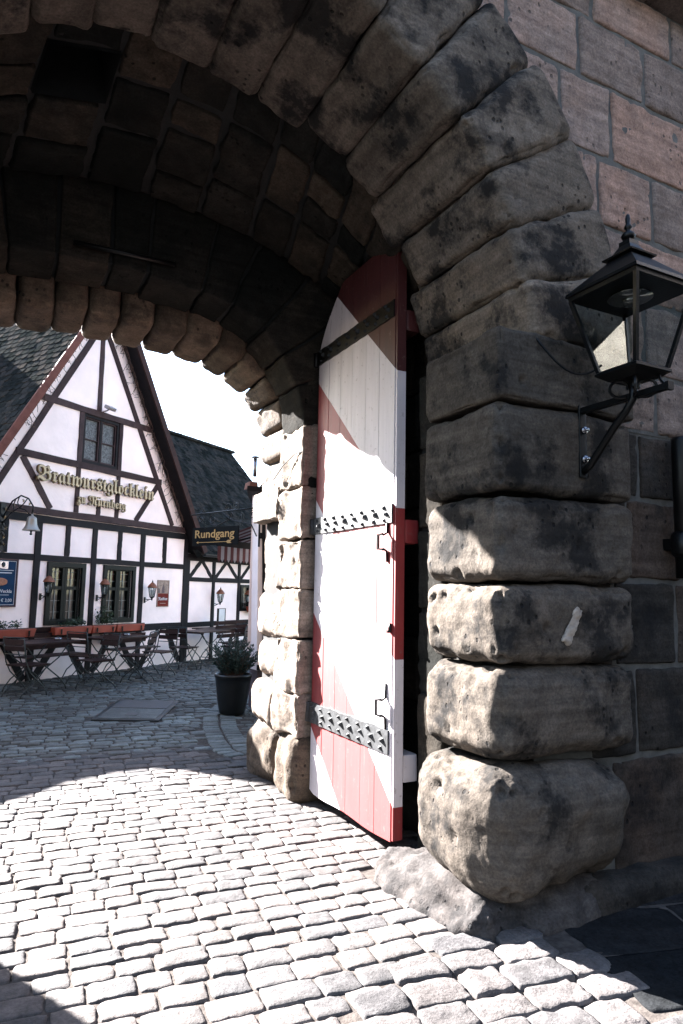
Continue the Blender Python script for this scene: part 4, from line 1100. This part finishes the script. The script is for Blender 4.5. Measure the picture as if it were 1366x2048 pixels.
# bell sign on the facade
BS = thing('bell_sign', 'ornate wrought iron bracket with gilt leaves holding a hanging bell', 'sign', tuple(FP(-4.83, .05, 2.2)))
ub = -4.83
mb = MB(); wbox(mb, ub-.05, ub+.05, 2.16, 2.95, .04, .09); mb.build('post', M['iron'], BS)
def bl(d, z, o=0.0): return FP(ub+o, d, z)
mb = MB()
mb.tube([bl(.09+.0, 2.72), bl(.3, 2.98), bl(.5, 3.06), bl(.68, 3.0), bl(.8, 2.87), bl(.80, 2.78)], .013, 6)
mb.tube([bl(.09, 2.62), bl(.28, 2.78), bl(.46, 2.86), bl(.62, 2.82), bl(.74, 2.74), bl(.79, 2.76)], .011, 6)
mb.tube([bl(.36, 2.81), bl(.33, 2.92), bl(.38, 3.02)], .009, 5); mb.tube([bl(.48, 2.86), bl(.58, 2.93), bl(.66, 3.01)], .009, 5); mb.tube([bl(.48, 2.86), bl(.42, 2.95), bl(.46, 3.05)], .009, 5)
for z in (2.3, 2.45, 2.6):
    pts = [bl(.09+.08*math.sin(t*1.3)+.05*t*.4, z+.05*math.cos(t*1.6)) for t in np.linspace(0, 3.2, 9)]; mb.tube(pts, .009, 5)
mb.build('scrollwork', M['iron'], BS)
rg = random.Random(9)
for d, z in ((.12, 2.86), (.1, 2.72), (.14, 2.55), (.52, 2.98), (.68, 2.92), (.3, 2.9), (.1, 2.4), (.13, 2.28)):
    mb = MB(); c = bl(d, z, .02); P = []
    for k in range(10):
        an = k*math.pi/5; rr = .038 if k % 2 == 0 else .018; P.append(FP(ub+.03+rg.uniform(-.01, .01), d+rr*math.cos(an), z+rr*math.sin(an)))
    P2 = [np.array(p)+D*.006 for p in P]; mb.add(P+P2, [tuple(range(10)), tuple(range(19, 9, -1))]+[(i, (i+1) % 10, 10+(i+1) % 10, 10+i) for i in range(10)]); mb.build('gilt_leaf', M['gold'], BS)
BE = thing('hanging_bell', 'pale metal bell hanging from the ornate iron bracket', 'bell', tuple(bl(.79, 2.5)))
c = bl(.79, 2.48)
mb = MB(); mb.lathe([(.135, 0), (.13, .012), (.105, .05), (.085, .10), (.075, .17), (.072, .205), (.05, .225), (.02, .235), (.018, .27)], c, 20); mb.build('bell', M['bell'], BE)
mb = MB(); mb.lathe([(.014, -.07), (.022, -.055), (.012, -.035), (.018, -.01), (.02, .01)], c, 10); mb.build('clapper', M['iron'], BE)
mb = MB(); mb.tube([(c[0], c[1], c[2]+.26), (c[0], c[1], c[2]+.32)], .012, 6); mb.build('hanger', M['iron'], BE)

# ================================================================== HOUSE AT RIGHT, SIGN, AWNING
H2 = thing('corner_house', 'narrow white corner house strip with slanting dark posts behind the inner stone pier', 'house', (3.35, 8.95, 0))
mb = MB(); mb.prism([(3.345, .52), (6.0, .52), (6.0, 3.0), (3.29, 3.0)], 8.95, 9.2, lambda P: P); 
mb.prism([(3.29, 9.2-9.2+9.2), (6.0, 9.2), (6.0, 11.2)], .52, 3.0, lambda P: np.stack([P[:, 0], P[:, 2], P[:, 1]], 1)); mb.build('plaster_wall', M['plaster'], H2)
mb = MB(); mb.box((3.37, 8.97, -.05), (6, 9.3, .52)); mb.build('plinth', M['plinth'], H2)
for a, b, wd in (((3.375, 2.55), (3.455, .52), .045), ((3.47, 2.2), (3.545, .52), .04), ((3.32, 2.36), (3.40, 2.36), .08), ((3.345, .56), (3.62, .56), .07), ((3.30, 2.68), (6, 2.60), .1)):
    a = np.array(a); b = np.array(b); t = (b-a)/np.linalg.norm(b-a); nn = np.array([-t[1], t[0]])*wd/2; cnt[0] += 1
    q = [a+nn, a-nn, b-nn, b+nn]; mb = MB(); mb.prism([tuple(x) for x in q], 8.925-(cnt[0] % 5)*.001, 9.0, lambda P: P); mb.build('timber_beam', M['timber'], H2)
mb = MB()
mb.prism([(3.06, 8.78), (6, 8.78), (6, 10.0), (3.55, 10.0), (3.18, 9.1)], 2.95, 3.02, lambda P: np.stack([P[:, 0], P[:, 2], P[:, 1]], 1)); mb.build('eave', M['timber'], H2)
mb = MB(); V = [(3.22, 8.70, 3.03), (6, 8.70, 3.03), (6, 10, 3.5), (3.9, 9.9, 3.5), (3.6, 10.0, 3.03)]
mb.add(V, [(0, 1, 2, 3), (0, 3, 4)]); mb.prism([(3.16, 3.022), (3.30, 3.022), (3.29, 3.12), (3.18, 3.12)], 9.0, 9.2, lambda P: P); mb.build('roof', M['rtile'], H2)
mb = MB(); mb.lathe([(.028, 3.2), (.028, 3.46)], (3.26, 9.05, 0), 10); mb.lathe([(.03, 3.465), (.065, 3.475), (.05, 3.49), (.01, 3.50)], (3.26, 9.05, 0), 10); mb.build('flue_pipe', M['steel'], H2)
# striped awning
AW = thing('striped_awning', 'red and white striped awning with hanging valance beyond the black sign', 'awning', (3.7, 10.2, 2.2))
M['awred'] = plain('awning_red', (0.09408, 0.01646, 0.01764), .8); M['awwhite'] = plain('awning_white', (0.3646, 0.341, 0.3528), .8)
A0 = np.array([4.0, 9.6, 2.75]); dirA = np.array([.81, .588, 0]); outA = np.array([-.588, .81, -.29])*1.2
ns = 17; sw = .085
for colr, par in (('awred', 0), ('awwhite', 1)):
    mb = MB()
    for i in range(ns):
        if i % 2 != par: continue
        a = A0+dirA*(i*sw-.1); b = A0+dirA*((i+1)*sw-.1)
        q = [a, b, b+outA, a+outA]; mb.add([*q]+[x+np.array([0, 0, .006]) for x in q], [(0, 1, 2, 3), (7, 6, 5, 4), (0, 4, 5, 1), (1, 5, 6, 2), (2, 6, 7, 3), (3, 7, 4, 0)])
        c0 = a+outA-np.array([0, 0, .11]); c1 = b+outA-np.array([0, 0, .11]); dn = np.array([0, 0, -.20]); md = (c0+c1)/2+np.array([0, 0, -.25]); th_ = outA*np.array([1, 1, 0])*.005
        q = [c0, c1, c1+dn, md, c0+dn]; mb.add([*q]+[x+th_ for x in q], [(0, 1, 2, 3, 4), (9, 8, 7, 6, 5)]+[(k, 5+k, 5+(k+1) % 5, (k+1) % 5) for k in range(5)])
    mb.build('stripe_panel', M[colr], AW)
mb = MB(); e0 = A0-dirA*.1+outA; e1 = A0+dirA*(ns*sw-.1)+outA; up_ = np.array([0, 0, .11]); fo = outA*np.array([1, 1, 0])*.03
q = [e0-up_, e1-up_, e1-up_*.05, e0-up_*.05]; mb.add([*(x-fo*.2 for x in q)]+[x+fo for x in q], [(0, 1, 2, 3), (7, 6, 5, 4), (0, 4, 5, 1), (1, 5, 6, 2), (2, 6, 7, 3), (3, 7, 4, 0)])
mb.build('front_rail', M['signblack'], AW)
mb = MB()
for sgn in (.05, 1.2): mb.tube([A0+dirA*sgn+np.array([.02, -.02, -.25]), A0+dirA*sgn+outA*.6+np.array([0, 0, -.12]), A0+dirA*sgn+outA-up_*.6], .014, 6)
mb.build('folding_arm', M['signblack'], AW)
# direction sign on scrolled bracket
SD = np.array([-.44, .898, 0]); SM = np.array([3.30, 8.90, 2.74])
SG = thing('direction_sign', 'black hanging sign with ochre lettering and arrow under a scrolled iron bracket', 'sign', tuple(SM))
def sp_(s, z, o=0.0): return SM+SD*s+np.array([0, 0, z-SM[2]])+np.array([SD[1], -SD[0], 0])*o
mb = MB(); mb.tube([sp_(-.02, 2.75), sp_(1.42, 2.715)], .012, 6)
mb.tube([sp_(0.0, 2.78), sp_(.0, 2.2)], .014, 6)
def spiral(c, r, turns, sgn, start=0.0, n=22):
    return [sp_(c[0]+r*(1-.8*i/n)*math.cos(start+sgn*turns*2*math.pi*i/n), c[1]+r*(1-.8*i/n)*math.sin(start+sgn*turns*2*math.pi*i/n)) for i in range(n+1)]
for c, r, sg, st in (((1.18, 2.78), .055, 1, -1.5), ((1.20, 2.64), .055, -1, 1.5), ((.62, 2.79), .07, 1, -1.4), ((.48, 2.79), .07, -1, 4.5), ((.95, 2.63), .075, -1, 1.5), ((.36, 2.63), .07, 1, 1.6), ((.14, 2.66), .06, -1, 1.6), ((.0, 2.80), .05, 1, -1.0)):
    mb.tube(spiral(c, r, 1.4, sg, st), .009, 5)
mb.tube([sp_(.05, 2.35), sp_(.16, 2.52), sp_(.36, 2.56), sp_(.55, 2.6), sp_(.75, 2.71)], .010, 5); mb.tube([sp_(.55, 2.71), sp_(.62, 2.6), sp_(.85, 2.53), sp_(1.0, 2.56)], .010, 5)
for s in (.35, 1.1): mb.tube([sp_(s, 2.72), sp_(s, 2.50)], .006, 5)
mb.build('scroll_bracket', M['iron'], SG)
mb = MB()
s0, s1, zt, zb_ = 0.412, 1.372, 2.515, 2.245
q = [sp_(s0, zt), sp_(s1, zt), sp_(s1, zb_), sp_(s0, zb_)]; nn = np.array([-SD[1], SD[0], 0])
mb.add([p+nn*0 for p in q]+[p-nn*.02 for p in q], [(0, 1, 2, 3), (7, 6, 5, 4)]+[(i, 4+i, 4+(i+1) % 4, (i+1) % 4) for i in range(4)])
mb.build('board', M['signblack'], SG)
NV = np.array([-SD[1], SD[0], 0])
if NV@(-SM+np.array([0, 0, 0])) < 0: NV = -NV
V, F = text_mesh('Rundgang', 1.0, .02, .011)
wd = V[:, 0].max()-V[:, 0].min(); k = (s1-s0)*.86/wd
cen = sp_((s0+s1)/2, 2.36)
rd = -SD
P = cen+np.outer((V[:, 0]-(V[:, 0].max()+V[:, 0].min())/2)*k, rd)+np.outer(V[:, 1]*k*.78, [0, 0, 1])+NV*.004+np.outer(V[:, 2]*.1, NV)+NV*.004
if (sp_(0, 2.4)-sp_(1, 2.4))@rd < 0: pass
mb = MB(); mb.add(P, F); 
def sgn_poly(pts): 
    P = [cen+rd*x+np.array([0, 0, z])+NV*.005 for x, z in pts]; P2 = [p+NV*.004 for p in P]; m = len(pts)
    mb.add(P+P2, [tuple(range(m)), tuple(range(2*m-1, m-1, -1))]+[(i, (i+1) % m, m+(i+1) % m, m+i) for i in range(m)])
sgn_poly([(-.38, -.068), (-.34, -.05), (-.34, -.086)]); sgn_poly([(-.34, -.064), (.25, -.064), (.25, -.072), (-.34, -.072)])
sgn_poly([(.25, -.068), (.28, -.045), (.36, -.045), (.33, -.068)]); sgn_poly([(.25, -.068), (.33, -.068), (.36, -.091), (.28, -.091)])
mb.build('lettering', M['ochre'], SG)

# pot with shrub
PT = thing('planter_pot', 'dark glazed pot with a bushy green shrub beside the house corner', 'planter', (2.96, 8.78, 0))
pc = (2.96, 8.78, 0)
mb = MB(); mb.lathe([(.155, 0), (.168, .02), (.20, .2), (.225, .40), (.235, .47), (.245, .475), (.245, .51), (.225, .51), (.22, .46)], pc, 28); mb.build('pot', M['pot'], PT)
mb = MB(); mb.lathe([(.22, .455), (.0, .47)], pc, 20); mb.build('soil', M['soil'], PT)
rg = random.Random(31); mb = MB(); st = MB()
for k in range(125):
    an = rg.uniform(0, 6.28); tilt = rg.uniform(0, .82); L = rg.uniform(.22, .47)
    dx, dy = math.cos(an)*math.sin(tilt), math.sin(an)*math.sin(tilt); dz = math.cos(tilt)
    b = np.array([pc[0]+dx*.12, pc[1]+dy*.12, .46]); e = b+np.array([dx, dy, dz])*L
    st.tube([b, (b+e)/2+np.array([0, 0, .02]), e], [.005, .004, .002], 4)
    for j in range(44):
        f = rg.uniform(.25, 1.05); p = b+(e-b)*f
        a = np.array([dx+rg.uniform(-.9, .9), dy+rg.uniform(-.9, .9), dz*.6+rg.uniform(-.5, .9)]); a /= np.linalg.norm(a)
        c = np.cross(a, [rg.uniform(-1, 1), rg.uniform(-1, 1), rg.uniform(-1, 1)]); c /= max(np.linalg.norm(c), 1e-6); s = rg.uniform(.014, .03)
        q = p+a*s; mb.add([p, q+c*s*.32, p+a*2*s, q-c*s*.32], [(0, 1, 2, 3)], rg.random())
mb.build('foliage', M['shrub'], PT); st.build('stems', M['twig'], PT)

# ================================================================== FURNITURE
def slat(mb, a, b, w, t, up=(0, 0, 1)):
    a = Vector(a); b = Vector(b); d = (b-a).normalized(); u = Vector(up); s = d.cross(u).normalized()*w/2; u2 = s.cross(d).normalized()*t/2
    P = [a-s-u2, a+s-u2, a+s+u2, a-s+u2, b-s-u2, b+s-u2, b+s+u2, b-s+u2]
    mb.add([p[:] for p in P], [(0, 3, 2, 1), (4, 5, 6, 7), (0, 1, 5, 4), (1, 2, 6, 5), (2, 3, 7, 6), (3, 0, 4, 7)], random.random())
def make_chair():          # faces +X
    r = thing('folding_chair', 'x', 'chair', (0, 0, 0), 'folding beer garden chairs')
    for s in (-.205, .205):
        mb = MB(); mb.tube([(-.27, s, .86), (-.235, s, .66), (-.20, s, .50), (-.12, s, .36), (.02, s, .235), (.12, s, .15), (.19, s, .07), (.21, s, .0)], .0095, 6); mb.build('back_leg', M['chairmetal'], r)
        mb = MB(); s2 = s*.90; mb.tube([(.22, s2, .445), (.17, s2, .39), (.06, s2, .27), (-.06, s2, .18), (-.17, s2, .10), (-.235, s2, .04), (-.25, s2, .0)], .0095, 6); mb.build('front_leg', M['chairmetal'], r)
    mb = MB(); mb.tube([(-.27, -.205, .86), (-.27, .205, .86)], .0095, 6); mb.tube([(.19, -.205, .07), (.19, .205, .07)], .007, 6); mb.tube([(-.18, -.185, .09), (-.18, .185, .09)], .007, 6); mb.tube([(-.228, -.205, .62), (-.228, .205, .62)], .007, 6); mb.build('stretcher', M['chairmetal'], r)
    mb = MB()
    for k in range(7): slat(mb, (-.17+k*.065, -.21, .455), (-.17+k*.065, .21, .455), .05, .016)
    mb.tube([(-.19, -.18, .44), (.23, -.18, .44)], .008, 6); mb.tube([(-.19, .18, .44), (.23, .18, .44)], .008, 6)
    mb.build('seat', M['twood'], r)
    mb = MB()
    for z, x in ((.70, -.232), (.80, -.252)): slat(mb, (x, -.205, z), (x, .205, z), .07, .016, (1, 0, .2))
    mb.build('backrest', M['twood'], r); return r
def make_table():
    r = thing('garden_table', 'x', 'table', (0, 0, 0), 'folding garden tables')
    mb = MB()
    for k in range(6): slat(mb, (-.56, -.275+k*.11, .735), (.56, -.275+k*.11, .735), .104, .024)
    for x in (-.42, .42): slat(mb, (x, -.3, .712), (x, .3, .712), .05, .02)
    mb.build('tabletop', M['twood'], r)
    for s in (-.26, .26):
        mb = MB(); mb.tube([(-.40, s, .70), (-.22, s, .5), (0, s, .36), (.25, s, .18), (.36, s, .06), (.38, s, 0)], .011, 6); mb.build('leg', M['chairmetal'], r)
        mb = MB(); s2 = s*.92; mb.tube([(.40, s2, .70), (.22, s2, .5), (0, s2, .36), (-.25, s2, .18), (-.36, s2, .06), (-.38, s2, 0)], .011, 6); mb.build('leg', M['chairmetal'], r)
    mb = MB(); 
    for x, z in ((-.3, .1), (.3, .1)): mb.tube([(x, -.26, z), (x, .26, z)], .008, 6)
    mb.build('stretcher', M['chairmetal'], r); return r
def make_bench():          # long along X, faces -Y
    r = thing('slatted_bench', 'x', 'bench', (0, 0, 0), 'slatted garden benches along the inn wall')
    mb = MB()
    for k in range(4): slat(mb, (-.6, -.2+k*.09, .45), (.6, -.2+k*.09, .45), .08, .022)
    mb.build('seat', M['twood'], r)
    mb = MB()
    for k in range(4): slat(mb, (-.6, .16+k*.022, .58+k*.095), (.6, .16+k*.022, .58+k*.095), .082, .02, (0, 1, .25))
    mb.build('backrest', M['twood'], r)
    for x in (-.5, .5):
        mb = MB(); mb.tube([(x, .235, .90), (x, .16, .55), (x, .06, .38), (x, -.1, .2), (x, -.22, .0)], .011, 6); mb.build('leg', M['chairmetal'], r)
        mb = MB(); mb.tube([(x*.96, -.22, .435), (x*.96, -.06, .28), (x*.96, .1, .16), (x*.96, .2, .0)], .011, 6); mb.build('leg', M['chairmetal'], r)
    return r
tb = make_table(); ch = make_chair(); bn = make_bench()
def place(o, first, u, d, rot, lab):
    loc = tuple(FP(u, d, -.004))
    if first: o.location = loc; o.rotation_euler = (0, 0, FROT+rot); o['label'] = lab; return o
    return dup(o, loc, FROT+rot, lab)
tabs = [(-4.72, .98, 0, 'garden table at far left with a steel ashtray near its right end'), (-3.05, 1.0, .0, 'garden table below the right window with a steel ashtray on it'), (-.55, .95, .05, 'reddish topped garden table in front of the corner post'),
        (.55, .55, -.05, 'garden table against the wing wall carrying the menu holder'), (1.55, 1.0, .1, 'rightmost garden table, partly behind the potted shrub')]
for i, t in enumerate(tabs): place(tb, i == 0, *t)
chs = [(-5.18, 1.35, .05, 'folding chair at the left edge of the photo facing right to a table'), (-4.10, 1.62, math.pi-.15, 'folding chair facing left in the open beside the ashtray table'), (-3.72, 1.0, .1, 'folding chair facing right between the two ashtray tables'),
       (-2.32, 1.35, math.pi+.1, 'folding chair with tall bare back frame facing left to the second ashtray table'), (-3.1, 1.55, 2.0, 'folding chair turned away from the camera at the near side of the second ashtray table'), (-1.35, 1.1, .15, 'folding chair facing right to the reddish topped table'), (-.35, 1.65, 1.9, 'folding chair on the near side of the reddish topped table'),
       (.25, 1.25, math.pi, 'folding chair facing left to the reddish topped table')]
for i, t in enumerate(chs): place(ch, i == 0, *t)
bns = [(-3.95, .36, 0, 'slatted bench under the left window trough'), (-2.05, .36, 0, 'slatted bench below the red beer poster and right trough'), (.75, .95, 0, 'slatted bench in front of the wing wall beyond the reddish table')]
for i, t in enumerate(bns): place(bn, i == 0, *t)
ash = MB(); ash.lathe([(.055, 0), (.06, .01), (.062, .035), (.05, .045), (.045, .03)], (0, 0, 0), 16)
a1 = tag(ash.build('ashtray', M['steel']), 'round steel ashtray on the leftmost garden table', 'ashtray', 'steel ashtrays'); a1.location = tuple(FP(-4.33, .98, .743))
a2 = a1.copy(); COL.objects.link(a2); a2['label'] = 'round steel ashtray on the table below the right window'; a2.location = tuple(FP(-2.83, 1.0, .743))
MH = thing('menu_holder', 'dark upright menu holder frame on the table against the wing wall', 'menu holder', tuple(FP(.62, .55, .747)))
mb = MB(); wbox(mb, .46, .485, .747, 1.18, .53, .57); wbox(mb, .735, .75, .747, 1.18, .54, .56); wbox(mb, .485, .735, 1.168, 1.18, .54, .56); wbox(mb, .485, .735, .747, .76, .54, .56); mb.build('frame', M['frame'], MH)
mb = MB(); wbox(mb, .49, .73, .765, 1.165, .548, .552); mb.build('card', M['white'], MH)

# ================================================================== ADDED SHADE WALL (unseen, left of the frame, top shaped to the courtyard shadow edge)
CW = thing('added_shade_wall', 'unseen plastered wall added left of the frame, its top shaped to shade the courtyard', 'wall', tuple(FP(-7, .2, 0)))
top_ = [(-14, 2.80), (-7.77, 2.81), (-7.03, 2.79), (-6.65, 2.83), (-6.36, 2.92), (-6.18, 3.10), (-6.08, 3.35), (-6.03, 3.62), (-5.66, 3.75)]
mb = MB()
for a, b in zip(top_[:-1], top_[1:]): mb.prism([(a[0], -.05), (b[0], -.05), b, a], .12, .34, FM)
mb.build('wall', M['plaster'], CW)

# unseen dark block added behind the camera to close off the low sky
M['skyblock'] = plain('sky_blocker_dark', (.028, .032, .036), .8)  # dark tone picked so the added block bounces little light
ST = thing('added_sky_blocker', 'long dark unseen block added behind the camera to keep sky light off the pier', 'building', (0, -9, 0))
mb = MB(); mb.box((-14, -14, -.02), (16, -6.5, 8.0)); mb.box((7.5, -6.5, -.02), (12, 1.0, 4.6)); mb.build('wall', M['skyblock'], ST)
mb = MB(); mb.prism([(-6.2, 7.9), (-14.3, 7.9), (-10.2, 11.0)], -14.2, 16.2, lambda P: np.stack([P[:, 1], P[:, 0], P[:, 2]], 1)); mb.build('roof', M['tile'], ST)
RT_ = thing('round_tower', 'pale round tower with conical roof across the street, mirrored in the lantern glass', 'tower', (15.8, -5.2, 0))
mb = MB(); mb.lathe([(2.6, 0), (2.5, 14.2), (2.5, 14.3)], (15.8, -5.2, 0), 40); M['tstone'] = plain('tower_stone', (.34, .29, .25), .95, var=.2, vscale=3); M['tcorn'] = plain('tower_cornice', (.13, .11, .09), .95); mb.build('wall', M['tstone'], RT_)
mb = MB(); mb.lathe([(2.52, 13.2), (2.66, 13.3), (2.66, 13.5), (2.53, 13.6), (2.55, 13.9), (2.8, 14.1), (2.8, 14.3), (2.55, 14.4)], (15.8, -5.2, 0), 40); mb.build('cornice', M['tcorn'], RT_)
mb = MB(); mb.lathe([(2.95, 14.35), (2.9, 14.5), (.05, 20.5)], (15.8, -5.2, 0), 40); mb.build('roof', M['rtile'], RT_)
mb = MB(); mb.box((13.2, -5.6, 11.0), (13.5, -4.8, 12.6)); mb.build('window', M['frame'], RT_)
